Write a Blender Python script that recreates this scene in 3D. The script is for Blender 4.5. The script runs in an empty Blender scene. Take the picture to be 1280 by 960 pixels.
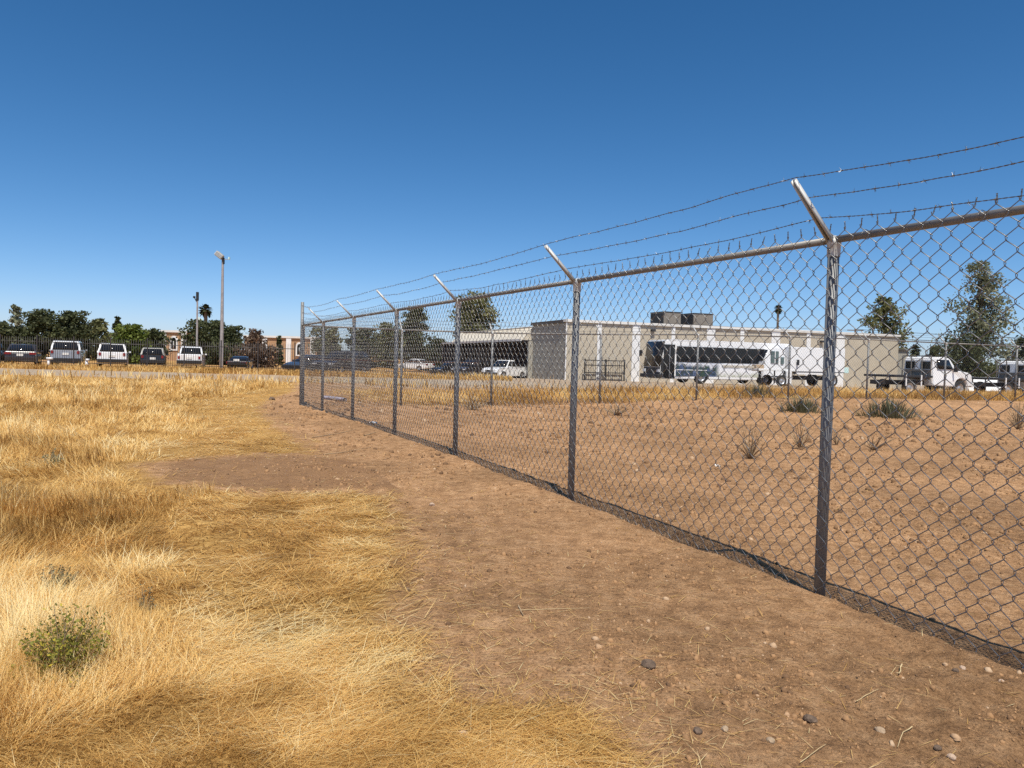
import bpy, bmesh, math, random
import numpy as np
from mathutils import Vector, Matrix

random.seed(7)
rng = np.random.default_rng(11)
sc = bpy.context.scene
COL = sc.collection
R = math.radians

# ------------------------------------------------------------------ camera
FPX, CX, CY = 925.0, 640.0, 480.0           # focal length in photo pixels
CAMH, PITCH, ROLL = 1.30, R(1.92), R(1.5)
cr, sr, cp, sp = math.cos(ROLL), math.sin(ROLL), math.cos(PITCH), math.sin(PITCH)
cam_d = bpy.data.cameras.new('camera')
cam = bpy.data.objects.new('camera', cam_d)
COL.objects.link(cam)
right = Vector((cr, sr * sp, sr * cp)); up = Vector((-sr, cr * sp, cr * cp)); back = Vector((0, -cp, sp))
cam.matrix_world = Matrix(((right.x, up.x, back.x, 0), (right.y, up.y, back.y, 0), (right.z, up.z, back.z, CAMH), (0, 0, 0, 1)))
cam_d.sensor_width = 36.0
cam_d.lens = FPX / 1280.0 * 36.0
cam_d.clip_start = 0.05
cam_d.clip_end = 8000
sc.camera = cam

# ------------------------------------------------------------------ sky, sun, exposure
SUN_AZ = Vector((0.17, -0.985, 0)).normalized()    # horizontal direction towards the sun
SUN_EL = R(64)
w = bpy.data.worlds.new('World'); sc.world = w; w.use_nodes = True
nt = w.node_tree; nt.nodes.clear()
sky = nt.nodes.new('ShaderNodeTexSky'); sky.sky_type = 'NISHITA'; sky.sun_disc = False
sky.sun_elevation = SUN_EL
sky.sun_rotation = math.atan2(SUN_AZ.x, SUN_AZ.y)
sky.altitude = 0; sky.air_density = 0.6; sky.dust_density = 0.5; sky.ozone_density = 1.5
bg = nt.nodes.new('ShaderNodeBackground'); bg.inputs['Strength'].default_value = 0.050
wo = nt.nodes.new('ShaderNodeOutputWorld')
sep = nt.nodes.new('ShaderNodeSeparateColor'); com = nt.nodes.new('ShaderNodeCombineColor')   # phone-camera colour response of a clear sky
nt.links.new(sky.outputs[0], sep.inputs[0])
for i, (pw, gain) in enumerate(((1.62, .84), (1.15, 1.74), (1.03, 2.40))):
    p_ = nt.nodes.new('ShaderNodeMath'); p_.operation = 'POWER'; p_.inputs[1].default_value = pw
    m_ = nt.nodes.new('ShaderNodeMath'); m_.operation = 'MULTIPLY'; m_.inputs[1].default_value = gain
    nt.links.new(sep.outputs[i], p_.inputs[0]); nt.links.new(p_.outputs[0], m_.inputs[0]); nt.links.new(m_.outputs[0], com.inputs[i])
nt.links.new(com.outputs[0], bg.inputs[0]); nt.links.new(bg.outputs[0], wo.inputs[0])
sun_d = bpy.data.lights.new('sun', 'SUN'); sun_d.energy = 5.0; sun_d.angle = R(0.53); sun_d.color = (1.0, 0.945, 0.84)
sun = bpy.data.objects.new('sun', sun_d); COL.objects.link(sun)
sdir = Vector((SUN_AZ.x * math.cos(SUN_EL), SUN_AZ.y * math.cos(SUN_EL), math.sin(SUN_EL)))
sun.rotation_euler = sdir.to_track_quat('Z', 'Y').to_euler()
sun.location = (0, -5, 30)
sc.view_settings.view_transform = 'Standard'; sc.view_settings.look = 'None'
sc.view_settings.exposure = 0.13; sc.view_settings.gamma = 1.0
sc.view_settings.use_curve_mapping = False
sc.cycles.use_denoising = False            # keep the fine grain of straw and soil

# ------------------------------------------------------------------ photo-pixel helpers (for finding real places on the ground)
def ray(px, py):
    x = (px - CX) / FPX; y = (CY - py) / FPX
    x2 = x * cr - y * sr; y2 = x * sr + y * cr
    return x2, y2 * sp + cp, y2 * cp - sp
def at(px, py, Y):
    a, b, c = ray(px, py); k = Y / b
    return Vector((a * k, Y, CAMH + c * k))
def G(px, py, z=0.0):
    a, b, c = ray(px, py); k = (z - CAMH) / c
    return (a * k, b * k)
def horizon(px): return 449.0 + math.tan(ROLL) * (px - 640)

# ------------------------------------------------------------------ numpy noise
def _h(ix, iy, s):
    n = (ix.astype(np.int64) * 374761393 + iy.astype(np.int64) * 668265263 + s * 1442695041) & 0xFFFFFFFF
    n = ((n ^ (n >> 13)) * 1274126177) & 0xFFFFFFFF
    return ((n ^ (n >> 16)) & 0xFFFFFF) / float(0xFFFFFF)
def vnoise(x, y, s=0):
    ix = np.floor(x); iy = np.floor(y); fx = x - ix; fy = y - iy
    fx = fx * fx * (3 - 2 * fx); fy = fy * fy * (3 - 2 * fy)
    a = _h(ix, iy, s); b = _h(ix + 1, iy, s); c = _h(ix, iy + 1, s); d = _h(ix + 1, iy + 1, s)
    return (a * (1 - fx) + b * fx) * (1 - fy) + (c * (1 - fx) + d * fx) * fy
def fbm(x, y, s=0, o=4):
    t = 0; amp = 0.5
    for i in range(o):
        t = t + amp * vnoise(x * 2 ** i + 17.3 * i, y * 2 ** i + 5.1 * i, s + i); amp *= 0.5
    return t / (1 - 0.5 ** o)
def sstep(a, b, x):
    t = np.clip((x - a) / (b - a), 0, 1); return t * t * (3 - 2 * t)
def inpoly(x, y, poly):
    r = np.zeros(x.shape, bool); n = len(poly)
    for i in range(n):
        x0, y0 = poly[i]; x1, y1 = poly[(i + 1) % n]
        if y0 == y1: continue
        c = ((y0 > y) != (y1 > y)) & (x < (x1 - x0) * (y - y0) / (y1 - y0) + x0)
        r ^= c
    return r
def pdist(x, y, poly, closed=True):
    d = np.full(x.shape, 1e9); n = len(poly)
    for i in range(n if closed else n - 1):
        x0, y0 = poly[i]; x1, y1 = poly[(i + 1) % n]
        dx, dy = x1 - x0, y1 - y0; L2 = dx * dx + dy * dy + 1e-12
        t = np.clip(((x - x0) * dx + (y - y0) * dy) / L2, 0, 1)
        d = np.minimum(d, np.hypot(x - x0 - t * dx, y - y0 - t * dy))
    return d

# ------------------------------------------------------------------ layout of the site
F1A = np.array(G(1027, 748)); F1B = np.array(G(376, 507))      # near chain-link run: nearest seen post, corner post
f1d = (F1A - F1B) / np.linalg.norm(F1A - F1B)                  # along the run, towards the camera side
f1n = np.array((f1d[1], -f1d[0]));                             # sideways
if f1n[0] > 0: f1n = -f1n                                      # outside (left, where the camera stands)
F2d = np.array((0.94, 0.342)); F2d /= np.linalg.norm(F2d)
F2n = np.array((-F2d[1], F2d[0]))                              # away from the camera
def t2_of(px):                                                # place on the second run that lies behind a photo column
    a, b, c = ray(px, horizon(px)); k = a / b
    return (k * F1B[1] - F1B[0]) / (F2d[0] - k * F2d[1])

def terrain(x, y):
    x = np.asarray(x, float); y = np.asarray(y, float)
    z = (fbm(x * .25, y * .25, 3, 3) - .5) * .07
    z = z * sstep(0, 3, np.hypot(x, y))
    s = -((x - F1B[0]) * f1n[0] + (y - F1B[1]) * f1n[1])         # >0 inside the yard
    t = (x - F1B[0]) * f1d[0] + (y - F1B[1]) * f1d[1]
    on = sstep(-1.0, .5, t)
    wob = (fbm(t * 1.3, s * 0, 9, 3) - .5) * .10
    lip = .020 * sstep(-.9, -.12, s) * (1 - sstep(-.07 + wob, .05 + wob, s))
    pit = -.012 * sstep(-.06 + wob, .06 + wob, s) * (1 - sstep(.30, .9, s))
    z = z * (1 - .7 * np.exp(-(s / .5) ** 2) * on) + (lip + pit) * on
    z = z + .085 * np.sin(np.pi * np.clip(t / 16.6, 0, 1)) * (1 - sstep(1.2, 4.5, np.abs(s)))
    u = (x - F1B[0]) * F2d[0] + (y - F1B[1]) * F2d[1]
    v = (x - F1B[0]) * F2n[0] + (y - F1B[1]) * F2n[1]
    z = z + .26 * sstep(4, 15, u) * sstep(-6, -.5, v) * (1 - sstep(4, 14, v))
    z = z - .022 * np.clip(y - 48, 0, 50) * sstep(-16, -6, x)
    far = sstep(60, 200, np.hypot(x, y))
    return z * (1 - far) + far * (-1.1 * sstep(-16, -6, x))
def tz(x, y): return float(terrain(np.array([x]), np.array([y]))[0])

border = [(820, 1080), (800, 960), (772, 905), (715, 872), (690, 885), (640, 868), (600, 878), (565, 852), (552, 800), (528, 745), (518, 700), (508, 650), (497, 624),
          (440, 617), (330, 622), (250, 613), (203, 597), (193, 584), (258, 577), (402, 577), (388, 562), (362, 545), (342, 525), (333, 511), (345, 499), (374, 490), (374, 478)]
GRASS = [G(*p) for p in border]
GRASS += [(-9.5, 33.5), (-60, 33.5), (-60, .6), (G(820, 1080)[0], .6)]
TALL = [G(*p) for p in [(345, 1080), (318, 960), (285, 890), (300, 840), (262, 790), (285, 735), (248, 700), (238, 645), (205, 606), (188, 575), (225, 552), (262, 520), (250, 500), (330, 488), (374, 484), (374, 478)]]
TALL += [(-9.5, 33.5), (-60, 33.5), (-60, .6), (G(345, 1080)[0], .6)]
PATCH = [G(*p) for p in [(193, 584), (258, 577), (402, 577), (470, 596), (497, 624), (440, 617), (330, 622), (250, 613), (203, 597)]]

def grass_mask(x, y):
    n1 = (fbm(x * 2.2, y * 2.2, 21, 3) - .5); n2 = (fbm(x * 2.2, y * 2.2, 31, 3) - .5)
    k = .012 * np.clip(y, 2, 40) + .10
    return inpoly(x + n1 * k * 2.5, y + n2 * k * 4, GRASS)

# ------------------------------------------------------------------ mesh helpers
def np_mesh(name, verts, faces, mat=None, attrs=None, smooth=False):
    """verts (n,3); faces: list of int arrays (m,k)"""
    me = bpy.data.meshes.new(name)
    verts = np.ascontiguousarray(verts, np.float32)
    faces = [np.ascontiguousarray(f, np.int32) for f in faces if len(f)]
    me.vertices.add(len(verts)); me.vertices.foreach_set('co', verts.ravel())
    nl = sum(f.size for f in faces); npoly = sum(len(f) for f in faces)
    me.loops.add(nl); me.loops.foreach_set('vertex_index', np.concatenate([f.ravel() for f in faces]))
    sizes = np.concatenate([np.full(len(f), f.shape[1], np.int32) for f in faces])
    st = np.concatenate([[0], np.cumsum(sizes)[:-1]]).astype(np.int32)
    me.polygons.add(npoly); me.polygons.foreach_set('loop_start', st)
    if smooth: me.polygons.foreach_set('use_smooth', np.ones(npoly, bool))
    me.update(calc_edges=True)
    for k, v in (attrs or {}).items():
        a = me.attributes.new(k, 'FLOAT', 'POINT'); a.data.foreach_set('value', np.ascontiguousarray(v, np.float32))
    if mat: me.materials.append(mat)
    return me
def link(name, me, parent=None, loc=None, rz=None):
    o = bpy.data.objects.new(name, me); COL.objects.link(o)
    if parent: o.parent = parent
    if loc is not None: o.location = loc
    if rz is not None: o.rotation_euler = (0, 0, rz)
    return o
def tag(o, label=None, cat=None, group=None, kind=None):
    if label: o['label'] = label
    if cat: o['category'] = cat
    if group: o['group'] = group
    if kind: o['kind'] = kind
    return o
def thing(name, label, cat, loc=(0, 0, 0), rz=0, group=None):
    o = bpy.data.objects.new(name, None); COL.objects.link(o); o.empty_display_size = .2
    o.location = loc; o.rotation_euler = (0, 0, rz)
    return tag(o, label, cat, group)

def tubes(P, r, n=4, ref=(0, 0, 1), cap=False):
    """many polylines of one length -> verts, quads"""
    P = np.asarray(P, float)
    if P.ndim == 2: P = P[None]
    N, K, _ = P.shape
    T = np.gradient(P, axis=1); T /= np.linalg.norm(T, axis=2, keepdims=True) + 1e-12
    ref = np.broadcast_to(np.asarray(ref, float), T.shape)
    A = np.cross(T, ref); A /= np.linalg.norm(A, axis=2, keepdims=True) + 1e-12
    B = np.cross(T, A)
    r = np.broadcast_to(np.asarray(r, float), (N, K))[..., None, None]
    an = np.arange(n) * 2 * math.pi / n
    V = P[:, :, None, :] + r * (A[:, :, None, :] * np.cos(an)[None, None, :, None] + B[:, :, None, :] * np.sin(an)[None, None, :, None])
    idx = np.arange(N * K * n).reshape(N, K, n)
    a = idx[:, :-1, :]; b = np.roll(a, -1, 2); c = idx[:, 1:, :]; d = np.roll(c, -1, 2)
    Q = np.stack([a, b, d, c], -1).reshape(-1, 4)
    return V.reshape(-1, 3), Q
class Acc:
    """collects pieces of ONE mesh"""
    def __init__(s): s.v = []; s.f = {}; s.n = 0; s.a = []
    def add(s, V, F, a=None):
        V = np.asarray(V, float); F = np.asarray(F, int)
        s.v.append(V); s.f.setdefault(F.shape[1], []).append(F + s.n); s.n += len(V)
        s.a.append(np.full(len(V), 0.0) if a is None else np.broadcast_to(a, (len(V),)))
        return s
    def tube(s, P, r, n=6, ref=(0, 0, 1), a=None): V, Q = tubes(P, r, n, ref); return s.add(V, Q, a)
    def box(s, c, d, rz=0.0, a=None):
        x, y, z = [k / 2 for k in d]
        V = np.array([[i, j, k] for i in (-x, x) for j in (-y, y) for k in (-z, z)])
        cc, ss = math.cos(rz), math.sin(rz)
        V = np.stack([V[:, 0] * cc - V[:, 1] * ss, V[:, 0] * ss + V[:, 1] * cc, V[:, 2]], 1) + np.array(c)
        return s.add(V, [[0, 1, 3, 2], [4, 6, 7, 5], [0, 4, 5, 1], [2, 3, 7, 6], [0, 2, 6, 4], [1, 5, 7, 3]], a)
    def mesh(s, name, mat=None, smooth=False, attr=None):
        return np_mesh(name, np.concatenate(s.v), [np.concatenate(f) for f in s.f.values()], mat, {attr: np.concatenate(s.a)} if attr else None, smooth)
def bm_mesh(name, bm, mat, smooth=False):
    bmesh.ops.recalc_face_normals(bm, faces=bm.faces)
    me = bpy.data.meshes.new(name); bm.to_mesh(me); bm.free(); me.materials.append(mat)
    if smooth: me.polygons.foreach_set('use_smooth', [True] * len(me.polygons))
    return me
def box_mesh(name, d, mat, bevel=0.0, c=(0, 0, 0)):
    bm = bmesh.new(); bmesh.ops.create_cube(bm, size=1)
    for v in bm.verts: v.co = Vector((v.co.x * d[0] + c[0], v.co.y * d[1] + c[1], v.co.z * d[2] + c[2]))
    if bevel: bmesh.ops.bevel(bm, geom=bm.edges[:], offset=bevel, segments=2, affect='EDGES', profile=.6)
    return bm_mesh(name, bm, mat)

# ------------------------------------------------------------------ materials
def mat_new(name):
    m = bpy.data.materials.new(name); m.use_nodes = True
    t = m.node_tree; b = t.nodes['Principled BSDF']
    return m, t, b
def N(t, kind, **kw):
    n = t.nodes.new(kind)
    for k, v in kw.items():
        if k.startswith('i_'):
            key = k[2:]
            n.inputs[int(key) if key.isdigit() else key].default_value = v
        else: setattr(n, k, v)
    return n
def ramp(t, stops, src=None):
    n = t.nodes.new('ShaderNodeValToRGB'); e = n.color_ramp.elements
    while len(e) < len(stops): e.new(.5)
    for i, (p, c) in enumerate(stops):
        e[i].position = p; e[i].color = (*c, 1)
    if src: t.links.new(src, n.inputs[0])
    return n
def mix(t, fac, a, b, mode='MIX'):
    n = t.nodes.new('ShaderNodeMix'); n.data_type = 'RGBA'; n.blend_type = mode
    for i, s in ((0, fac), (6, a), (7, b)):
        if hasattr(s, 'is_linked') or hasattr(s, 'links'): t.links.new(s, n.inputs[i])
        else: n.inputs[i].default_value = s if i == 0 else (*s, 1)
    return n.outputs[2]
def noise(t, scale, detail=4, rough=.55, vec=None, dist=0):
    n = N(t, 'ShaderNodeTexNoise'); n.inputs['Scale'].default_value = scale; n.inputs['Detail'].default_value = detail
    n.inputs['Roughness'].default_value = rough; n.inputs['Distortion'].default_value = dist
    if vec: t.links.new(vec, n.inputs['Vector'])
    return n.outputs[0]
def simple(name, col, rough=.6, metal=0.0, var=.12, scale=6, spec=.5, bump=0.0, coat=0):
    m, t, b = mat_new(name)
    tc = N(t, 'ShaderNodeTexCoord').outputs['Object']
    nz = noise(t, scale, 5, .6, tc)
    lo = tuple(c * (1 - var) for c in col); hi = tuple(min(1, c * (1 + var)) for c in col)
    rp = ramp(t, [(.3, lo), (.7, hi)], nz)
    t.links.new(rp.outputs[0], b.inputs['Base Color'])
    b.inputs['Roughness'].default_value = rough; b.inputs['Metallic'].default_value = metal
    b.inputs['Specular IOR Level'].default_value = spec
    b.inputs['Coat Weight'].default_value = coat
    if bump:
        bp = N(t, 'ShaderNodeBump'); bp.inputs['Strength'].default_value = bump; bp.inputs['Distance'].default_value = .02
        t.links.new(noise(t, scale * 4, 4, .6, tc), bp.inputs['Height']); t.links.new(bp.outputs[0], b.inputs['Normal'])
    return m
def leafmat(name, stops, trans=.3, rough=.6, attr='rnd'):
    m, t, b = mat_new(name)
    at_ = N(t, 'ShaderNodeAttribute'); at_.attribute_name = attr
    rp = ramp(t, stops, at_.outputs['Fac'])
    t.links.new(rp.outputs[0], b.inputs['Base Color'])
    b.inputs['Roughness'].default_value = rough; b.inputs['Specular IOR Level'].default_value = .25
    tr = N(t, 'ShaderNodeBsdfTranslucent'); t.links.new(rp.outputs[0], tr.inputs[0])
    ms = N(t, 'ShaderNodeMixShader'); ms.inputs[0].default_value = trans
    out = t.nodes['Material Output']
    t.links.new(b.outputs[0], ms.inputs[1]); t.links.new(tr.outputs[0], ms.inputs[2]); t.links.new(ms.outputs[0], out.inputs[0])
    return m

M = {}
def galv(name, col, rough=.42, streak=True):
    m, t, b = mat_new(name)
    tc = N(t, 'ShaderNodeTexCoord').outputs['Object']
    mp = N(t, 'ShaderNodeMapping'); mp.inputs['Scale'].default_value = (22, 22, 1.2) if streak else (6, 6, 6)
    t.links.new(tc, mp.inputs[0])
    nz = noise(t, 2.0, 6, .65, mp.outputs[0])
    rp = ramp(t, [(.3, tuple(c * .85 for c in col)), (.55, col), (.75, tuple(min(1, c * 1.12) for c in col))], nz)
    t.links.new(rp.outputs[0], b.inputs['Base Color'])
    b.inputs['Metallic'].default_value = .45; b.inputs['Roughness'].default_value = rough
    return m
M['galv'] = galv('galvanised_steel', (.23, .233, .232), .6)
M['rail'] = galv('galvanised_rail', (.27, .255, .235), .58, streak=False)
M['arm'] = simple('galvanised_arm', (.52, .52, .50), .6, .2, .15, 14)
M['wire'] = simple('galvanised_wire', (.25, .25, .245), .42, .95, .2, 30)
M['barb'] = simple('barbed_wire_steel', (.24, .24, .24), .42, .85, .3, 30)
M['iron'] = simple('black_iron', (.060, .052, .048), .55, .2, .2, 8)
M['rust'] = simple('rusty_iron', (.16, .07, .04), .8, 0, .3, 8)
M['white'] = simple('white_paint', (.80, .80, .79), .35, 0, .03, 3, .5, coat=.3)
M['carwhite'] = simple('white_car_paint', (.82, .82, .82), .28, 0, .02, 2, .5, coat=.6)
M['silver'] = simple('silver_car_paint', (.40, .41, .43), .3, .5, .03, 2, .5, coat=.6)
M['carblack'] = simple('black_car_paint', (.014, .015, .017), .25, 0, .05, 2, .5, coat=.6)
M['carblue'] = simple('slate_car_paint', (.045, .055, .075), .28, 0, .05, 2, .5, coat=.6)
M['carred'] = simple('dark_car_paint', (.035, .030, .032), .28, 0, .05, 2, .5, coat=.6)
M['glass'] = simple('tinted_glass', (.010, .011, .013), .08, 0, .1, 2, .35)
M['tealglass'] = simple('pale_glass', (.10, .145, .145), .12, 0, .25, 4, .6)
M['tyre'] = simple('tyre_rubber', (.018, .018, .018), .85, 0, .2, 10)
M['rim'] = simple('alloy_rim', (.45, .45, .46), .4, .6, .1, 8)
M['plastic'] = simple('black_plastic', (.02, .02, .021), .6, 0, .2, 8)
M['lampred'] = simple('red_tail_lamp', (.24, .012, .012), .25, 0, .15, 12)
M['lampclear'] = simple('clear_head_lamp', (.72, .74, .76), .15, 0, .1, 12)
M['plate'] = simple('number_plate', (.75, .75, .72), .5, 0, .08, 10)
M['chrome'] = simple('chrome_trim', (.6, .6, .62), .18, .9, .05, 8)
M['bark'] = simple('tree_bark', (.13, .095, .07), .9, 0, .35, 4, .2, .6)
M['palmbark'] = simple('palm_bark', (.20, .155, .11), .95, 0, .3, 3, .2, .6)
M['wood'] = simple('weathered_pole_wood', (.19, .14, .105), .9, 0, .25, 5, .2)
M['twig'] = simple('dry_twig', (.32, .23, .14), .9, 0, .4, 20, .2)
M['rockgrey'] = simple('dark_rock', (.15, .105, .075), .9, 0, .4, 25, .2, .5)
M['rocktan'] = simple('tan_rock', (.40, .29, .19), .9, 0, .3, 25, .2, .5)
M['rockpale'] = simple('pale_rock', (.50, .36, .26), .9, 0, .25, 25, .2, .5)
M['paper'] = simple('white_litter', (.75, .74, .72), .7, 0, .1, 10)
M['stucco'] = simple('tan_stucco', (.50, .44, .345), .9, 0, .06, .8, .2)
M['stuccow'] = simple('white_stucco', (.78, .78, .77), .85, 0, .05, 1.5, .2)
M['coping'] = simple('white_coping', (.72, .70, .66), .7, 0, .08, 2)
M['flash'] = simple('dark_flashing', (.10, .085, .07), .7, .2, .2, 3)
M['grey_and_shade'] = simple('grey_and_shaded_stucco', (.36, .34, .29), .9, 0, .05, 1, .2)  # shade of the left-facing side wall is put into this grey
M['mansard'] = simple('cream_mansard_metal', (.60, .54, .44), .6, 0, .08, 3)
M['dark'] = simple('carport_shade_black', (.045, .04, .045), .9, 0, .3, 2, .1)  # near-black puts the carport's shade into the wall and ceiling colour
M['concrete'] = simple('pale_concrete', (.45, .41, .35), .9, 0, .15, 3, .2)
M['acgrey'] = simple('grey_unit_casing', (.24, .21, .175), .6, .2, .12, 4)
M['acdark'] = simple('dark_and_shaded_metal', (.03, .03, .032), .7, 0, .2, 4)
M['teal'] = simple('pale_teal_paint', (.55, .75, .72), .5, 0, .06, 5)
M['lampgrey'] = simple('floodlight_grey', (.42, .42, .40), .5, .3, .15, 6)
M['polepaint'] = simple('weathered_steel_pole', (.40, .36, .34), .6, .3, .2, 3)

def brickmat():
    m, t, b = mat_new('orange_brick')
    tc = N(t, 'ShaderNodeTexCoord').outputs['Object']
    br = N(t, 'ShaderNodeTexBrick'); br.inputs['Scale'].default_value = 4.0
    br.inputs['Color1'].default_value = (.44, .26, .135, 1); br.inputs['Color2'].default_value = (.38, .21, .105, 1); br.inputs['Mortar'].default_value = (.46, .34, .23, 1)
    mp = N(t, 'ShaderNodeMapping'); mp.inputs['Rotation'].default_value = (R(90), 0, 0)
    t.links.new(tc, mp.inputs[0]); t.links.new(mp.outputs[0], br.inputs[0])
    t.links.new(br.outputs[0], b.inputs['Base Color']); b.inputs['Roughness'].default_value = .9
    return m
M['brick'] = brickmat()

GRASS_STOPS = [(0, (.23, .115, .030)), (.22, (.48, .275, .078)), (.5, (.73, .465, .155)), (.78, (.86, .62, .255)), (1, (.92, .78, .45))]
M['grass'] = leafmat('dry_grass', GRASS_STOPS, .42, .55)
M['weed'] = leafmat('dry_weed', [(0, (.20, .13, .07)), (.5, (.34, .23, .13)), (1, (.48, .36, .22))], .2)
M['leaf_dark'] = leafmat('dark_foliage', [(0, (.035, .043, .018)), (.5, (.088, .10, .041)), (1, (.17, .18, .085))], .32)
M['leaf_mid'] = leafmat('olive_foliage', [(0, (.08, .088, .034)), (.5, (.20, .20, .08)), (1, (.34, .315, .155))], .35)
M['leaf_bright'] = leafmat('bright_foliage', [(0, (.05, .075, .014)), (.5, (.13, .17, .03)), (1, (.22, .26, .06))], .35)
M['leaf_grey'] = leafmat('grey_green_foliage', [(0, (.10, .115, .064)), (.5, (.24, .25, .15)), (1, (.42, .40, .28))], .35)
M['leaf_brown'] = leafmat('brown_foliage', [(0, (.07, .045, .03)), (.5, (.13, .085, .06)), (1, (.2, .14, .09))], .2)
M['leaf_bush'] = leafmat('shrub_leaf', [(0, (.07, .085, .016)), (.4, (.19, .20, .036)), (.75, (.34, .31, .055)), (1, (.60, .48, .06))], .35)
M['leaf_yucca'] = leafmat('spiky_grey_leaf', [(0, (.06, .065, .035)), (.5, (.14, .145, .085)), (1, (.28, .27, .17))], .2)
M['palm'] = leafmat('palm_frond', [(0, (.012, .018, .008)), (.5, (.04, .05, .02)), (1, (.11, .10, .05))], .2)

def ground_material():
    m, t, b = mat_new('field_ground')
    tc = N(t, 'ShaderNodeTexCoord').outputs['Object']
    def attr(n):
        a = N(t, 'ShaderNodeAttribute'); a.attribute_name = n; return a.outputs['Fac']
    # dirt
    n1 = noise(t, .55, 5, .6, tc); n2 = noise(t, 9, 8, .72, tc); n3 = noise(t, 70, 5, .7, tc)
    d1 = ramp(t, [(.36, (.295, .163, .078)), (.50, (.425, .243, .119)), (.64, (.55, .335, .176))], n2)
    d2 = ramp(t, [(.40, (.80, .79, .78)), (.60, (1.12, 1.11, 1.11))], n1)
    dirt = mix(t, 1.0, d1.outputs[0], d2.outputs[0], 'MULTIPLY')
    d3 = ramp(t, [(.38, (.45, .42, .40)), (.46, (.97, .97, .97)), (.56, (1, 1, 1)), (.64, (1.45, 1.42, 1.38))], n3)  # speckle, like the ramp above, carries clod shading in its colour contrast
    dirt = mix(t, .8, dirt, d3.outputs[0], 'MULTIPLY')
    # thatch under the dry grass
    mp = N(t, 'ShaderNodeMapping'); mp.inputs['Scale'].default_value = (6, 40, 6); mp.inputs['Rotation'].default_value = (0, 0, R(20)); t.links.new(tc, mp.inputs[0])
    g1 = noise(t, 1.4, 7, .7, mp.outputs[0], 1.5)
    th = ramp(t, [(.40, (.24, .115, .030)), (.5, (.46, .26, .075)), (.60, (.66, .42, .15))], g1)
    thatch = mix(t, 1.0, th.outputs[0], d2.outputs[0], 'MULTIPLY')
    # hard bare patch
    pt = ramp(t, [(.3, (.25, .135, .066)), (.7, (.35, .20, .10))], noise(t, 3.0, 6, .65, tc, 1))
    # gravel track
    rd = ramp(t, [(.3, (.30, .235, .165)), (.7, (.44, .36, .27))], noise(t, 1.3, 8, .75, tc))
    c = mix(t, attr('patch'), dirt, pt.outputs[0])
    c = mix(t, attr('grass'), c, thatch)
    c = mix(t, attr('track'), c, rd.outputs[0])
    t.links.new(c, b.inputs['Base Color'])
    b.inputs['Roughness'].default_value = .95; b.inputs['Specular IOR Level'].default_value = .15
    bp = N(t, 'ShaderNodeBump'); bp.inputs['Strength'].default_value = 1.0; bp.inputs['Distance'].default_value = .030
    t.links.new(noise(t, 38, 8, .75, tc), bp.inputs['Height'])
    bp2 = N(t, 'ShaderNodeBump'); bp2.inputs['Strength'].default_value = .5; bp2.inputs['Distance'].default_value = .05
    t.links.new(noise(t, 7, 4, .6, tc), bp2.inputs['Height']); t.links.new(bp.outputs[0], bp2.inputs['Normal'])
    t.links.new(bp2.outputs[0], b.inputs['Normal'])
    return m
M['ground'] = ground_material()

# ------------------------------------------------------------------ the ground, one sheet out to the horizon
def ground_z(x, y):
    z = terrain(x, y)
    r = np.hypot(x, y); near = 1 - sstep(14, 40, r)
    s = -((x - F1B[0]) * f1n[0] + (y - F1B[1]) * f1n[1])
    rough = .35 + .65 * sstep(.42, .62, fbm(x * .7, y * .7, 77, 3))
    z = z + near * rough * ((fbm(x * 5, y * 5, 41, 3) - .5) * .060 + (fbm(x * 21, y * 21, 51, 3) - .5) * .038)
    return z
rad = np.concatenate([np.exp(np.arange(math.log(.35), math.log(70), .0098)), np.exp(np.linspace(math.log(71), math.log(4000), 40))])
ang = np.concatenate([np.linspace(-180, -62, 40, endpoint=False), np.linspace(-62, 62, 560), np.linspace(62, 180, 40, endpoint=False)[1:]])
RR, AA = np.meshgrid(rad, np.radians(ang), indexing='ij')
gx = (RR * np.sin(AA)).ravel(); gy = (RR * np.cos(AA)).ravel()
gzv = ground_z(gx, gy)
nr, na = RR.shape
ii = np.arange(nr * na).reshape(nr, na)
a = ii[:-1]; c_ = ii[1:]
quads = np.stack([a, c_, np.roll(c_, -1, 1), np.roll(a, -1, 1)], -1).reshape(-1, 4)[:, ::-1]
centre = np.array([[0, 0, gzv[:na].mean()]]); ci = nr * na
tris = np.stack([np.full(na, ci), np.roll(ii[0], -1), ii[0]], -1)
gm = grass_mask(gx, gy).astype(float)
gm = gm * sstep(.02, .40, pdist(gx, gy, GRASS[:27], False) + (fbm(gx * 4, gy * 4, 181, 4) - .45) * .5)
# soft weed cover by the iron fence and behind the second run
u2 = (gx - F1B[0]) * F2d[0] + (gy - F1B[1]) * F2d[1]; v2 = (gx - F1B[0]) * F2n[0] + (gy - F1B[1]) * F2n[1]
wn = fbm(gx * .5, gy * .5, 61, 4)
def track_of(x, y):
    n = (fbm(x * .35, y * .35, 15, 3) - .5)
    e = (fbm(x * .12, y * .5, 16, 3) - .5)
    tr = sstep(33.2 + e * 2.5, 35.0 + e * 2.5, y + n * 2) * (1 - sstep(42.5, 44.5, y + n * 2)) * (1 - sstep(3.5, 8, x))
    return tr * (.72 + .28 * sstep(.35, .6, fbm(x * .4, y * 1.2, 18, 3)))
track = track_of(gx, gy)
weedstrip = np.maximum(sstep(43, 45, gy) * (1 - sstep(9, 16, gx)) * .75, sstep(.0, .8, v2 + (wn - .5) * 2) * (1 - sstep(7, 11, v2)) * sstep(1, 5, u2) * .9)
lotmask = sstep(9, 13, v2) * sstep(-9, -4, gx)
track = np.maximum(track, lotmask * .8)
gm = np.maximum(gm, weedstrip * sstep(.3, .5, wn)) * (1 - lotmask)
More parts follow.
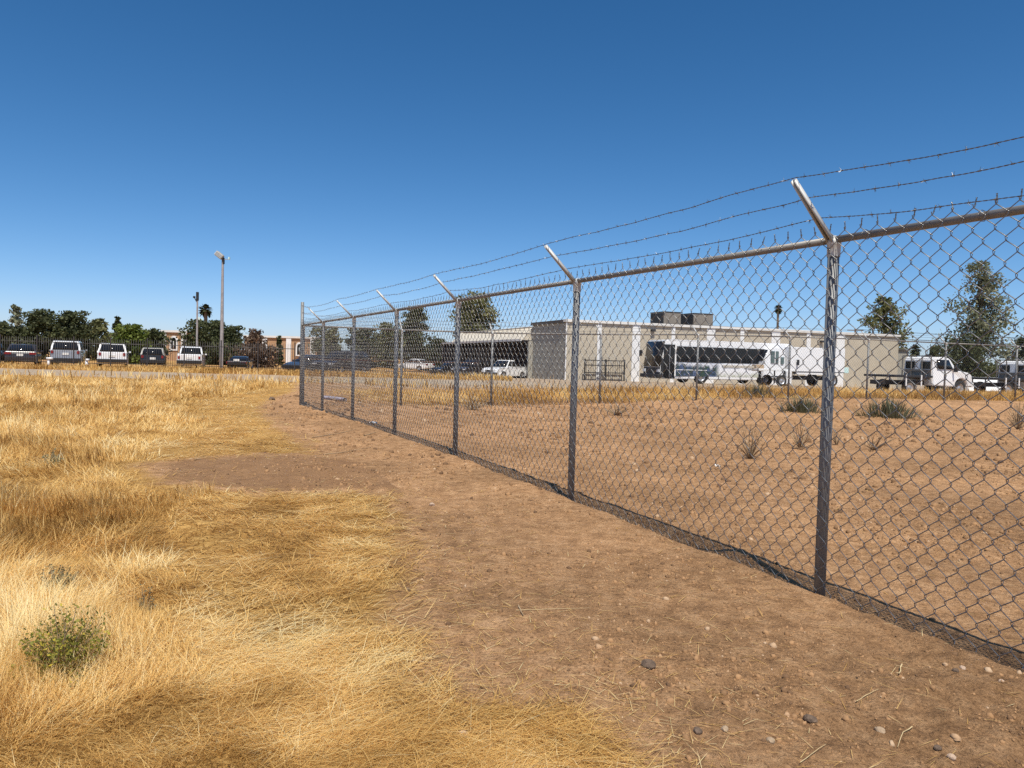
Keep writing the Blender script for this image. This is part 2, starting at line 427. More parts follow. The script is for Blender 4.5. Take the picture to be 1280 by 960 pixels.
corner = (gx > F1B[0]) & (gy > F1B[1] - 2) & (v2 < 0)
pm = inpoly(gx + (fbm(gx * 3, gy * 3, 5, 3) - .5) * .4, gy + (fbm(gx * 3, gy * 3, 6, 3) - .5) * .6, PATCH).astype(float)
V = np.concatenate([np.stack([gx, gy, gzv], 1), centre])
me = np_mesh('ground', V, [quads, tris], M['ground'], {'grass': np.append(gm, 0), 'track': np.append(track, 0), 'patch': np.append(pm, 0)}, True)
tag(link('ground', me), kind='structure')

# ------------------------------------------------------------------ dry grass
def blades(x, y, z, L, wd, head, lean, curl, rnd):
    """bent tapering ribbons, 5 verts each; lean 0 = upright, 1 = lying"""
    n = len(x)
    lev = np.array([0, .5, 1.0]); ws = np.array([1.0, .8, 0])
    hx, hy = np.cos(head), np.sin(head)
    px_, py_ = -hy, hx
    V = np.zeros((n, 5, 3)); k = 0
    for i, (l, w_) in enumerate(zip(lev, ws)):
        th = np.clip(lean * (math.pi / 2) * (1 - curl * .5) + curl * l * .9, 0, 1.62)   # tilt from vertical grows along the blade
        if i == 0: cxh = np.zeros(n); cz = np.zeros(n)
        else:
            dl = (lev[i] - lev[i - 1]) * L
            cxh = cxh + np.sin(th) * dl; cz = cz + np.cos(th) * dl
        bx = x + hx * cxh; by = y + hy * cxh; bz = z + np.maximum(cz, .0)
        if i < 2:
            for sgn in (-1, 1):
                V[:, k, 0] = bx + sgn * px_ * wd * w_ * .5; V[:, k, 1] = by + sgn * py_ * wd * w_ * .5; V[:, k, 2] = bz; k += 1
        else: V[:, k] = np.stack([bx, by, bz], 1)
    b0 = np.arange(n)[:, None] * 5
    return V.reshape(-1, 3), b0 + np.array([0, 1, 3, 2]), b0 + np.array([2, 3, 4]), np.repeat(rnd, 5)
def grass_object(name, label, parts, mat):
    Vs, Qs, Ts, As, n = [], [], [], [], 0
    for V, Q, T, A in parts:
        Vs.append(V); Qs.append(Q + n); Ts.append(T + n); As.append(A); n += len(V)
    me = np_mesh(name, np.concatenate(Vs), [np.concatenate(Qs), np.concatenate(Ts)], mat, {'rnd': np.concatenate(As)})
    return tag(link(name, me), label, 'grass', kind='stuff')

def polar_sample(n, r0, r1, a0, a1, p=0.0):
    u = rng.random(n)
    r = np.exp(math.log(r0) + u * (math.log(r1) - math.log(r0)))
    th = np.radians(a0 + rng.random(n) * (a1 - a0))
    return r * np.sin(th), r * np.cos(th)
def field_blades(n, r0, r1):
    x, y = polar_sample(n, r0, r1, -52, 16)
    ok = grass_mask(x, y) & (y > 1.0); x, y = x[ok], y[ok]
    dist = np.hypot(x, y)
    n1 = fbm(x * 1.4, y * 1.4, 81, 3) - .5; n2 = fbm(x * 1.4, y * 1.4, 91, 3) - .5
    k = .02 * dist + .25
    tin = inpoly(x + n1 * k * 2, y + n2 * k * 3, TALL)
    td = pdist(x, y, TALL)
    tall = np.where(tin, sstep(0, .5 + .02 * dist, td) * .75 + .25, 0.0)
    tuft = fbm(x * 2.3, y * 2.3, 101, 3)                               # clumps
    bare = sstep(.60, .70, fbm(x * 1.1, y * 1.1, 131, 4))              # thin spots
    bd = pdist(x, y, GRASS[:27], False)
    keep = (rng.random(len(x)) < .12 + sstep(-.02, .50 + .04 * dist, bd + (fbm(x * 5, y * 5, 171, 3) - .5) * .5)) & (rng.random(len(x)) > bare * .85 * (1 - tall * .8))
    x, y, dist, tall, tuft = x[keep], y[keep], dist[keep], tall[keep], tuft[keep]
    m = len(x)
    up_ = tall > .05
    flow = fbm(x * .55, y * .55, 111, 3) * 4 * math.pi + (fbm(x * 2.3, y * 2.3, 117, 2) - .5) * 3.0
    flat_flow = .35 + (fbm(x * .8, y * .8, 113, 3) - .5) * 3.2 + (rng.random(m) < .5) * math.pi     # mown swathes lie roughly across the view
    head = np.where(up_, flow + rng.normal(0, .95, m), flat_flow + rng.normal(0, .70, m)) + (rng.random(m) < .15) * rng.random(m) * 6.28
    lodge = sstep(.35, .62, fbm(x * .9, y * .9, 121, 3))
    lean = np.where(up_, np.clip(.18 + lodge * .62 + rng.normal(0, .20, m), .02, .97), np.clip(rng.normal(.955, .05, m), .7, 1.0))
    L = np.where(up_, (.04 + .30 * tuft ** 1.5 * 1.2) * (.45 + .55 * tall), .06 + .15 * rng.random(m)) * rng.uniform(.6, 1.3, m)
    farup = sstep(10, 22, dist); L = L * (1 + .3 * farup)
    wd = np.maximum(.0011, .00066 * dist) * rng.uniform(.7, 1.5, m)
    curl = np.clip(rng.normal(.55, .3, m), 0, 1.3) * np.where(up_, 1, .2)
    z = ground_z(x, y) + np.where(up_, -.01, rng.uniform(0, .018, m))
    shade = fbm(x * .8, y * .8, 141, 4); fine = fbm(x * 4.5, y * 4.5, 143, 3)
    rnd = np.clip(np.where(up_, .47, .60) + (shade - .5) * .7 + (fine - .5) * 1.1 + (tuft - .5) * 1.0 * up_ + rng.normal(0, .20, m), 0, 1)
    return blades(x, y, z, L, wd, head, lean, curl, rnd)
parts = [field_blades(330000, 1.6, 8.0), field_blades(220000, 8.0, 34)]
grass_object('dry_grass', 'golden dry grass covering the field left of the dirt strip', parts, M['grass'])

# loose straw lying on the dirt, weeds by the track, dry grass behind the second run
def band(n, xs, ys, f, Lr, seed, wk=.0011, upright=.2, tone=.55):
    x = rng.uniform(*xs, n); y = rng.uniform(*ys, n)
    ok = rng.random(n) < f(x, y); x, y = x[ok], y[ok]; m = len(x)
    dist = np.hypot(x, y)
    tuft = fbm(x * .9, y * .9, seed, 3)
    head = rng.random(m) * 6.28; lean = np.clip(rng.normal(upright, .22, m), 0, .95)
    L = rng.uniform(*Lr, m) * (.4 + 1.1 * tuft)
    rnd = np.clip(tone + (fbm(x * .5, y * .5, seed + 3, 3) - .5) * 1.3 + rng.normal(0, .16, m), 0, 1)
    return blades(x, y, terrain(x, y) - .02, L, wk * dist * rng.uniform(.7, 1.4, m), head, lean, np.clip(rng.normal(.5, .25, m), 0, 1), rnd)
def f_track(x, y): return sstep(.45, .58, fbm(x * .5, y * .9, 201, 3)) * (1 - sstep(3, 6, x)) * .9 + .10
def f_iron(x, y): return (.35 + .65 * sstep(.4, .55, fbm(x * .4, y * .6, 211, 3)))
def f_run2(x, y):
    u = (x - F1B[0]) * F2d[0] + (y - F1B[1]) * F2d[1]; v = (x - F1B[0]) * F2n[0] + (y - F1B[1]) * F2n[1]
    e = (fbm(x * .6, y * .6, 221, 3) - .5) * 2.2
    return ((v + e > .1) & (v + e < 6.5) & (u > .8)) * (.35 + .65 * sstep(.38, .55, fbm(x * .6, y * .6, 231, 3))) * sstep(.5, 4, u)
def f_edge(x, y):
    return sstep(.5, .62, fbm(x * .8, y * .8, 241, 3)) * .9
grass_object('dry_weeds', 'brown and straw weeds along the pale gravel track', [
    band(16000, (-34, 0), (43.2, 48.2), f_iron, (.2, .5), 251, .0008, .2, .5),
    band(2500, (-30, -4), (30.5, 35.5), f_track, (.3, .55), 255, .0010, .2, .55),
    band(1500, (-5, 4), (24.5, 32), f_edge, (.25, .6), 257, .0011, .25, .3)], M['grass'])
grass_object('dry_bank_grass', 'tawny dry grass on the low bank behind the farther chain-link run',
             [band(130000, (-6, 30), (19.5, 38), f_run2, (.12, .46), 261, .0006, .45, .40)], M['grass'])

def pebbles(n, r0, r1, a0, a1, test, smin, smax, lump=False):
    x, y = polar_sample(n, r0, r1, a0, a1)
    ok = test(x, y); x, y = x[ok], y[ok]; m = len(x)
    dist = np.hypot(x, y)
    s = (smin + (smax - smin) * rng.random(m) ** 7) * np.maximum(1, dist / 4.5)
    an = rng.random((m, 1)) * 6.28 + np.arange(4) * 1.5708 + rng.normal(0, .3, (m, 4))
    rr = s[:, None] * rng.uniform(.6, 1.25, (m, 4)); z = ground_z(x, y)
    ring = np.stack([x[:, None] + rr * np.cos(an), y[:, None] + rr * np.sin(an), np.broadcast_to((z - s * .15)[:, None], (m, 4))], -1)
    if lump:                                                    # lumps: two skewed rings and a flat-ish top
        up1 = np.stack([x[:, None] + rr * 1.02 * np.cos(an + .25), y[:, None] + rr * .95 * np.sin(an + .25), z[:, None] + s[:, None] * rng.uniform(.25, .55, (m, 4))], -1)
        up2 = np.stack([x[:, None] + rr * .5 * np.cos(an + .1), y[:, None] + rr * .5 * np.sin(an + .1), z[:, None] + s[:, None] * rng.uniform(.65, 1.0, (m, 4))], -1)
        V = np.concatenate([ring, up1, up2], 1)
        F = np.array([[k + i, k + (i + 1) % 4, k + 4 + (i + 1) % 4, k + 4 + i] for k in (0, 4) for i in range(4)] + [[8, 9, 10, 11]])
        return V.reshape(-1, 3), (np.arange(m)[:, None, None] * 12 + F).reshape(-1, 4), np.repeat(rng.random(m), 12)
    tip = np.stack([x + s * rng.normal(0, .3, m), y + s * rng.normal(0, .3, m), z + s * rng.uniform(.6, 1.1, m)], -1)[:, None]
    V = np.concatenate([ring, tip], 1)
    F = np.array([[0, 1, 4], [1, 2, 4], [2, 3, 4], [3, 0, 4]])
    return V.reshape(-1, 3), (np.arange(m)[:, None, None] * 5 + F).reshape(-1, 3), np.repeat(rng.random(m), 5)
M['pebble'] = leafmat('pebbles_and_clods', [(0, (.13, .075, .042)), (.3, (.25, .142, .070)), (.93, (.37, .212, .104)), (1, (.48, .34, .22))], 0.0, .95)
bare_soil = lambda x, y: ~grass_mask(x, y) & (rng.random(len(x)) < .15 + .85 * sstep(.42, .6, fbm(x * 1.3, y * 1.3, 301, 4)))
PV, PF, PA = pebbles(200000, 1.8, 30, -40, 52, bare_soil, .0020, .0075)
LV, LF, LA = pebbles(34000, 1.8, 24, -40, 52, bare_soil, .0055, .019, True)
PF = [PF, LF + len(PV)]; PV = np.concatenate([PV, LV]); PA = np.concatenate([PA, LA])
tag(link('gravel', np_mesh('gravel', PV, PF, M['pebble'], {'rnd': PA})), 'small clods and pebbles strewn over the bare dirt', 'gravel', kind='stuff')

def straw(n):
    x, y = polar_sample(n, 1.8, 14, -25, 45)
    ok = ~grass_mask(x, y); x, y = x[ok], y[ok]
    near = pdist(x, y, GRASS[:27], False)
    ok = rng.random(len(x)) < np.exp(-near / .35) * .8 + .045; x, y = x[ok], y[ok]; m = len(x)
    return blades(x, y, ground_z(x, y) + .004, rng.uniform(.03, .13, m), np.maximum(.0018, .0007 * y) * rng.uniform(.7, 1.3, m), rng.random(m) * 6.28, rng.uniform(.93, 1.0, m), np.full(m, .1), rng.uniform(.35, 1, m))
V_, Q_, T_, A_ = straw(24000)
tag(link('loose_straw', np_mesh('loose_straw', V_, [Q_, T_], M['grass'], {'rnd': A_})), 'loose straw scattered on the bare dirt', 'straw', kind='stuff')

# ------------------------------------------------------------------ chain-link fences
FH = 2.0
Vp, Wp = .112, .100
def fabric(P0, d, n_out, L, ground, top, hook=True, r=.0021, sides=4, off=.0):
    """woven wires: each zigzags between two neighbouring columns and hooks its neighbours"""
    half = Wp / 2; cols = int(L / half); rows = int((top) / (Vp / 2))
    i = np.arange(cols)[:, None]; k = np.arange(rows + 1)[None, :]
    side = (i + k) % 2
    e = .0035
    sx = (i + side) * half + np.where(side == 1, e, -e)
    sx = sx + .006 * (fbm(i * .13 + k * .0, k * .17 + i * 0.0, 5, 2) - .5)
    z = top - (rows - k) * (Vp / 2) + 0 * i
    if hook:
        dz = .007; dd = r * 1.1
        S = np.repeat(sx, 2, 1); Z = np.repeat(z, 2, 1); D = np.zeros_like(S)
        Z[:, 0::2] -= dz; Z[:, 1::2] += dz
        sg = np.where(side == 1, 1.0, -1.0)
        D[:, 0::2] = sg * dd; D[:, 1::2] = -sg * dd
    else: S, Z, D = sx, z, np.zeros_like(sx)
    bulge = .015 * (fbm(S * .8, Z * .8, 8, 2) - .5)
    D = D + off + bulge
    X = P0[0] + d[0] * S + n_out[0] * D; Y = P0[1] + d[1] * S + n_out[1] * D
    Zw = ground(S) + Z
    A = Acc()
    V, Q = tubes(np.stack([X, Y, Zw], -1), r, sides, (n_out[0], n_out[1], 0)); A.add(V, Q)
    # twisted ends standing above the top row (two wires twisted together)
    cc = np.arange(cols + 1); cc = cc[(cc + rows + 1) % 2 == 1] if True else cc
    s0 = cc * half
    J = rng.normal(0, .006, (len(cc), 2))
    K = 5 if hook else 2
    tt = np.linspace(0, 1, K)
    for ph in ((0, math.pi) if hook else (0,)):
        rr = r * 1.0 if hook else 0
        S2 = s0[:, None] + J[:, :1] * tt + rr * np.cos(tt * 9 + ph); D2 = off + J[:, 1:] * tt + rr * np.sin(tt * 9 + ph)
        Z2 = top - .004 + tt[None] * .042 + 0 * S2
        X = P0[0] + d[0] * S2 + n_out[0] * D2; Y = P0[1] + d[1] * S2 + n_out[1] * D2
        V, Q = tubes(np.stack([X, Y, ground(S2) + Z2], -1), r, 3, (n_out[0], n_out[1], 0)); A.add(V, Q)
    return A
def strand(P0, d, n_out, posts, ground, lat, zz, sag, r=.0016, twist=True, barb=.125, seed=0):
    """two wires twisted together, sagging a little between the arms, with four-point barbs"""
    A = Acc(); s_end = posts[-1]
    step = .012 if twist else .25
    S = np.arange(posts[0], s_end, step)
    pp = np.array(posts); j = np.clip(np.searchsorted(pp, S, 'right') - 1, 0, len(pp) - 2)
    f = (S - pp[j]) / (pp[j + 1] - pp[j])
    sg = np.where(j == 6, .075, sag) * 4 * f * (1 - f) * (.6 + .8 * _h(j, j * 0 + seed, 3))
    wob = (fbm(S * 2.2, S * 0 + seed, 31 + seed, 3) - .5) * .018
    lt = np.interp(S, posts, lat) if np.ndim(lat) else np.full_like(S, lat)
    zt = np.interp(S, posts, zz) if np.ndim(zz) else np.full_like(S, zz)
    def pt(S, lt, zt): return np.stack([P0[0] + d[0] * S + n_out[0] * lt, P0[1] + d[1] * S + n_out[1] * lt, zt + ground(S)], -1)
    base_z = zt - sg + wob; base_l = lt + (fbm(S * 1.7, S * 0 + seed, 71, 2) - .5) * .02
    if twist:
        for ph in (0, math.pi):
            A.add(*tubes(pt(S, base_l + r * 1.05 * np.cos(S * 110 + ph), base_z + r * 1.05 * np.sin(S * 110 + ph))[None], r, 3, (n_out[0], n_out[1], .01)))
    else: A.add(*tubes(pt(S, base_l, base_z)[None], r * 1.6, 3, (n_out[0], n_out[1], .01)))
    bs = np.arange(posts[0] + .05, s_end - .05, barb); bs = bs + rng.normal(0, .008, len(bs))
    bl = np.interp(bs, S, base_l); bz = np.interp(bs, S, base_z)
    P = []
    for k in range(4):
        an = rng.random(len(bs)) * 6.28; ds = rng.normal(0, .006, len(bs))
        a0 = pt(bs, bl, bz); a1 = pt(bs + ds, bl + .019 * np.cos(an), bz + .019 * np.sin(an))
        P.append(np.stack([a0, a1], 1))
    A.add(*tubes(np.concatenate(P), np.array([[.0017, .0005]]), 3, (d[0] * .3, d[1] * .3 + .2, .95)))
    # coil where the barb is wrapped
    q0 = pt(bs - .007, bl, bz); q1 = pt(bs + .007, bl, bz)
    A.add(*tubes(np.stack([q0, q1], 1), .0036 if twist else .003, 4, (0, 0, 1)))
    return A
def pipe(name, p0, p1, r, mat, parent, n=14, cap=True):
    bm = bmesh.new(); p0 = Vector(p0); p1 = Vector(p1); ax = p1 - p0
    q = ax.to_track_quat('Z', 'Y')
    bmesh.ops.create_cone(bm, cap_ends=cap, segments=n, radius1=r, radius2=r, depth=ax.length)
    for v in bm.verts: v.co = q @ v.co + (p0 + p1) / 2
    me = bm_mesh(name, bm, mat)
    for p in me.polygons: p.use_smooth = len(p.vertices) == 4
    return link(name, me, parent)
def arm_mesh(mat):
    """pressed-steel channel arm leaning 45 degrees: local +X is outward"""
    A = Acc(); L = .435; w0, w1 = .034, .026
    ax = np.array((math.cos(R(44)), 0, math.sin(R(44)))); nx = np.array((-ax[2], 0, ax[0])); sy = np.array((0, 1, 0))
    def quadbox(c0, c1, u, v, hu0, hv0, hu1, hv1):
        V = [c0 - u * hu0 - v * hv0, c0 + u * hu0 - v * hv0, c0 + u * hu0 + v * hv0, c0 - u * hu0 + v * hv0,
             c1 - u * hu1 - v * hv1, c1 + u * hu1 - v * hv1, c1 + u * hu1 + v * hv1, c1 - u * hu1 + v * hv1]
        A.add(V, [[3, 2, 1, 0], [4, 5, 6, 7], [0, 1, 5, 4], [1, 2, 6, 5], [2, 3, 7, 6], [3, 0, 4, 7]])
    b0 = np.array((.01, 0, .0)); b1 = b0 + ax * L
    quadbox(b0 + nx * .004, b1 + nx * .004, sy, nx, w0 / 2, .002, w1 / 2, .002)            # web
    for s in (-1, 1): quadbox(b0 + sy * s * (w0 / 2 - .002) - nx * .010, b1 + sy * s * (w1 / 2 - .002) - nx * .008, sy, nx, .002, .012, .002, .010)
    return A.mesh('barb_arm', mat)
def cap_mesh(mat, r):
    bm = bmesh.new()
    prof = [(r + .004, -.07), (r + .005, -.005), (r + .008, .0), (r + .006, .02), (r * .8, .036), (r * .45, .047), (0, .05)]
    n = 14; rows = []
    for rr, z in prof:
        rows.append([bm.verts.new((rr * math.cos(k * 6.2832 / n), rr * math.sin(k * 6.2832 / n), z)) for k in range(n)] if rr else [bm.verts.new((0, 0, z))])
    for a_, b_ in zip(rows, rows[1:]):
        for k in range(n):
            if len(b_) == 1: bm.faces.new((a_[k], a_[(k + 1) % n], b_[0]))
            else: bm.faces.new((a_[k], a_[(k + 1) % n], b_[(k + 1) % n], b_[k]))
    return bm_mesh('post_cap', bm, mat, True)
ARM = arm_mesh(M['arm']); CAP = cap_mesh(M['arm'], .031)

def chain_fence(label, P0, d, n_out, post_s, ground, end_post, near, group=None):
    """P0 corner, d along the run, n_out the side on which the arms lean"""
    root = thing('chain_link_fence', label, 'fence', (0, 0, 0))
    hd = math.atan2(n_out[1], n_out[0])
    def p3(s, z, off=0): return (P0[0] + d[0] * s + n_out[0] * off, P0[1] + d[1] * s + n_out[1] * off, float(ground(np.array([s]))[0]) + z)
    off = .036
    L = post_s[-1]
    for i, s in enumerate(post_s):
        jx = random.uniform(-.012, .012)
        if i == 0 and end_post:
            pipe('corner_post', p3(0, -.3), p3(0, 2.58), .040, M['galv'], root, 16); continue
        b = p3(s, -.25); tp = p3(s + jx, FH - .02)
        pipe('post', b, tp, .031, M['galv'], root, 16)
        c = link('post_cap', CAP, root, tp, random.uniform(-.1, .1))
        a_ = link('barb_arm', ARM, c, (0, 0, .012), hd + random.uniform(-.05, .05) - c.rotation_euler.z)
    for i in range(len(post_s) - 1):
        a_ = p3(post_s[i], FH + .005); b_ = p3(post_s[i + 1], FH + .005)
        pipe('top_rail', a_, b_, .0205, M['rail'], root, 12)
    fo = off if near else -off                                       # fabric hangs on the camera side of both runs
    A = fabric(P0, d, n_out, L, ground, FH + .050, hook=near, r=.0024 if near else .0019, sides=4 if near else 3, off=fo)
    tag(link('wire_mesh', A.mesh('wire_mesh', M['wire']), root), kind='stuff')
    for q, fr in enumerate((.30, .65, .97)):
        lat = [.01 + .43 * .72 * fr] * len(post_s); zz = [FH + .02 + .43 * .70 * fr] * len(post_s)
        if end_post: lat[0] = 0.0; zz[0] = FH + (.14, .33, .50)[q]
        A = strand(P0, d, n_out, post_s, ground, lat, zz, .022, .0016 if near else .0030, near, .125 if near else .3, q)
        link('barbed_wire', A.mesh('barbed_wire', M['barb']), root)
    # tie wires round the rail
    if near:
        for i, s in enumerate(np.arange(.35, L, .61)):
            A = Acc(); th = np.linspace(0, 5.6, 9)
            c0 = np.array(p3(s, FH + .005, .008)); n3 = np.array((n_out[0], n_out[1], 0))
            P = c0 + n3 * np.cos(th)[:, None] * .034 + np.array((0, 0, 1)) * np.sin(th)[:, None] * .026
            A.tube(P[None], .002, 4, (d[0], d[1], 0)); link('tie_wire', A.mesh('tie_wire', M['wire']), root)
    return root
def along(pt): return float(np.dot(np.array(pt) - F1B, f1d))
def t1_of(px, py):                                            # place on the near run seen at a photo point
    a, b, c = ray(px, py); k = a / b
    return (k * F1B[1] - F1B[0]) / (f1d[0] - k * f1d[1])
p1_posts = [0.0] + [t1_of(px, py) for px, py in ((403.5, 461), (441.5, 463), (494.5, 468), (571, 476), (717, 490), (1033, 526))]
p1_posts += [p1_posts[-1] + 2.95, p1_posts[-1] + 5.9]
print('fence1 posts', [round(p, 2) for p in p1_posts])
chain_fence('near galvanised chain-link fence with barbed wire running beside the dirt strip', F1B, f1d, f1n, p1_posts, lambda s: np.zeros_like(np.asarray(s, float)) + .004, True, True)
p2 = [0.0] + [t2_of(px) for px in (500, 613, 749, 870, 985, 1083, 1180, 1269)]
p2 += [p2[-1] + 3.4, p2[-1] + 6.8]
print('fence2 posts', [round(p, 2) for p in p2])
def g2(s):
    s = np.asarray(s, float); return terrain(F1B[0] + F2d[0] * s.ravel(), F1B[1] + F2d[1] * s.ravel()).reshape(s.shape) - .01
chain_fence('farther chain-link fence crossing behind the bare yard in front of the bus', F1B + F2d * .05, F2d, F2n, p2, g2, False, False)

# ------------------------------------------------------------------ black iron picket fence
root = thing('iron_fence', 'dark iron picket fence in front of the parked cars and brick building', 'fence')
X0, X1, IY = -36.0, -1.6, 48.5
npk = 229
pk = Acc().box((0, 0, .92), (.018, .018, 1.84)).add([[-.009, -.009, 1.84], [.009, -.009, 1.84], [.009, .009, 1.84], [-.009, .009, 1.84], [0, 0, 1.93]], [[0, 1, 4], [1, 2, 4], [2, 3, 4], [3, 0, 4]]).mesh('picket', M['iron'])
for i in range(npk):
    x = X0 + (X1 - X0) * i / (npk - 1)
    if i % 16 == 0:
        link('fence_post', box_mesh('fence_post', (.065, .065, 2.2), M['iron'], .006, (0, 0, .95)) if i == 0 else bpy.data.meshes['fence_post'], root, (x, IY, tz(x, IY)))
    else: link('picket', pk, root, (x, IY, tz(x, IY) + .04))
for k in range(14):
    xa = X0 + (X1 - X0) * (16 * k) / (npk - 1); xb = X0 + (X1 - X0) * min(16 * (k + 1), npk - 1) / (npk - 1)
    for zz in (.32, .98 if k > 8 else 1.62):
        A = Acc(); A.box(((xa + xb) / 2, IY + .022, tz((xa + xb) / 2, IY) + zz), (xb - xa - .07, .02, .045))
        link('fence_rail', A.mesh('fence_rail', M['rust'] if (k > 8 and zz > .5) else M['iron']), root)

# ------------------------------------------------------------------ buildings
BX, BY = 4.3, 60.0
Bd = np.array(F2d); Bn = np.array((Bd[1], -Bd[0]))               # along the sunny front; outward normal (towards camera)
Bs = -Bn                                                        # along the shaded side wall, going back
brz = math.atan2(Bd[1], Bd[0])
def bt(px):
    a, b, c = ray(px, horizon(px)); k = a / b
    return (k * BY - BX) / (Bd[0] - k * Bd[1])
BH = CAMH + (450.7 - 399) * BY / FPX
Z0 = -1.8
bld = thing('warehouse', 'low tan stucco warehouse with white pilasters behind the bus', 'building', (BX, BY, 0), brz)
def lbox(name, x0, x1, y0, y1, z0, z1, mat, parent, bevel=0):
    return link(name, box_mesh(name, (x1 - x0, y1 - y0, z1 - z0), mat, bevel, ((x0 + x1) / 2, (y0 + y1) / 2, (z0 + z1) / 2)), parent)
BL = bt(1122)
pil = [(bt(703), .62), (bt(748), .35), (bt(794), .75), (bt(840), .35), (bt(887), .85), (bt(926), .40), (bt(968), .95), (bt(1009), .45), (bt(1049), .95)]
edges = [0.0] + [p for p, _ in pil[1:]] + [BL]
for a_, b_ in zip(edges, edges[1:]): lbox('wall_panel', a_ + .008, b_ - .008, 0, .3, Z0, BH - .22, M['stucco'], bld)
for i, (p, wd) in enumerate(pil):
    lbox('pilaster', max(p - wd / 2, -.06), p + wd / 2, -.07, .02, Z0, BH - .22, M['stuccow'], bld)
lbox('coping', -.12, BL + .1, -.14, .45, BH - .216, BH, M['coping'], bld)
lbox('roof', .1, BL - .1, .46, 30, BH - .5, BH - .35, M['concrete'], bld)
lbox('side_wall', 0, .3, .31, 7.5, Z0, BH - .28, M['grey_and_shade'], bld)
lbox('side_flashing', -.14, .45, .452, 7.6, BH - .276, BH - .02, M['flash'], bld)
lbox('end_wall', BL - .3, BL, .31, 12, Z0, BH - .22, M['grey_and_shade'], bld)
# carport wing with a sloped mansard along the same side
LW = 36.0
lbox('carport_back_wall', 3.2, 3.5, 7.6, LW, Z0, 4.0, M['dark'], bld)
lbox('carport_end_wall', -.4, 3.2, 7.35, 7.62, Z0, 3.0, M['grey_and_shade'], bld)
lbox('carport_added_wall', -.9, 3.2, LW - .35, LW - .02, Z0, 2.97, M['dark'], bld)  # added to close the open end, which left the carport too bright
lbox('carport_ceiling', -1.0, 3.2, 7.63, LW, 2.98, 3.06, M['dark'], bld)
A = Acc(); y0, y1 = 7.62, LW - 4
A.add([(-1.0, y0, 3.06), (-1.0, y1, 3.06), (.25, y1, 4.35), (.25, y0, 4.35), (.5, y0, 3.06), (.5, y1, 3.06)], [[0, 1, 2, 3], [3, 2, 5, 4]])
A.add([(-1.0, y0, 3.06), (.25, y0, 4.35), (.5, y0, 3.06)], [[0, 1, 2]]); A.add([(-1.0, y1, 3.06), (.5, y1, 3.06), (.25, y1, 4.35)], [[0, 1, 2]])
link('mansard', A.mesh('mansard', M['mansard']), bld)
lbox('fascia', -1.08, -1.0, 7.6, LW, 2.96, 3.16, M['coping'], bld)
lbox('carport_roof', .26, 14, 7.62, LW, 4.0, 4.15, M['concrete'], bld)
for yy in np.arange(11, LW, 4.2): lbox('carport_post', -.95, -.80, yy, yy + .15, Z0, 2.97, M['plastic'], bld)
for px, z in ((814, 4.05), (1025, 3.7)):                               # wall lights
    t_ = bt(px); lbox('wall_lamp', t_ - .18, t_ + .18, -.28, .0, z - .1, z + .08, M['acdark'], bld)
# shed at the far end
shed = thing('shed', 'small grey roofed shed beyond the right end of the warehouse', 'building', (BX + Bd[0] * (BL + .6), BY + Bd[1] * (BL + .6), 0), brz)
lbox('wall', 0, 2.4, 1.5, 6, Z0, 3.2, M['grey_and_shade'], shed); lbox('roof', -.15, 2.55, 1.35, 6.2, 3.2, 3.32, M['flash'], shed)
for px0, px1, lab in ((835, 856, 'left of the two grey air units on the warehouse roof'), (872, 896, 'right of the two grey air units on the warehouse roof')):
    t0, t1 = bt(px0) * 1.02, bt(px1) * 1.02
    q = thing('roof_air_unit', lab, 'air conditioner', (BX, BY, 0), brz, 'rooftop air units')
    lbox('casing', t0, t1, 1.2, 3.5, BH - .02, BH + 1.10, M['acgrey'], q, .02)
    lbox('curb', t0 + .1, t1 - .1, 1.3, 3.4, BH - .35, BH - .02, M['concrete'], q)
    lbox('lid', t0 - .04, t1 + .04, 1.16, 3.54, BH + 1.10, BH + 1.15, M['acdark'], q)
    for k in range(6): lbox('shaded_louvre', t0 - .03, t0 - .002, 1.3 + k * .36, 1.6 + k * .36, BH + .1, BH + 1.0, M['acdark'], q)  # near-black slats also carry the shade of the unit's left side
    lbox('access_panel', t0 + .25, t1 - .25, 1.175, 1.198, BH + .12, BH + .95, M['acgrey'], q)
A = Acc(); A.tube([[(0, 0, 0), (0, 0, .7)]], .05, 8); A.tube([[(0, 0, .6), (0, 0, .85)]], .11, 8)
q_ = link('roof_vent', A.mesh('roof_vent', M['acdark']), None, (BX + Bd[0] * bt(916) + Bs[0] * 2, BY + Bd[1] * bt(916) + Bs[1] * 2, BH - .4)); tag(q_, 'thin dark vent pipe on the warehouse roof', 'vent')

# black grid panels leaning on the warehouse
g0, g1 = bt(727), bt(776)
gp = thing('grid_panel', 'dark metal grid panels stacked against the tan warehouse wall', 'panel', (BX, BY, 0), brz)
for z in (-.3, .35, .95, 1.35): lbox('bar', g0, g1, -.62, -.56, z, z + .07, M['plastic'], gp)
for k in range(19): lbox('upright', g0 + (g1 - g0) * k / 18 - .012, g0 + (g1 - g0) * k / 18 + .012, -.555, -.535, -.9, 1.42, M['plastic'], gp)
for f in (0, .52, 1): lbox('frame_post', g0 + (g1 - g0) * f - .06, g0 + (g1 - g0) * f + .06, -.67, -.625, -1.0, 1.5, M['plastic'], gp)

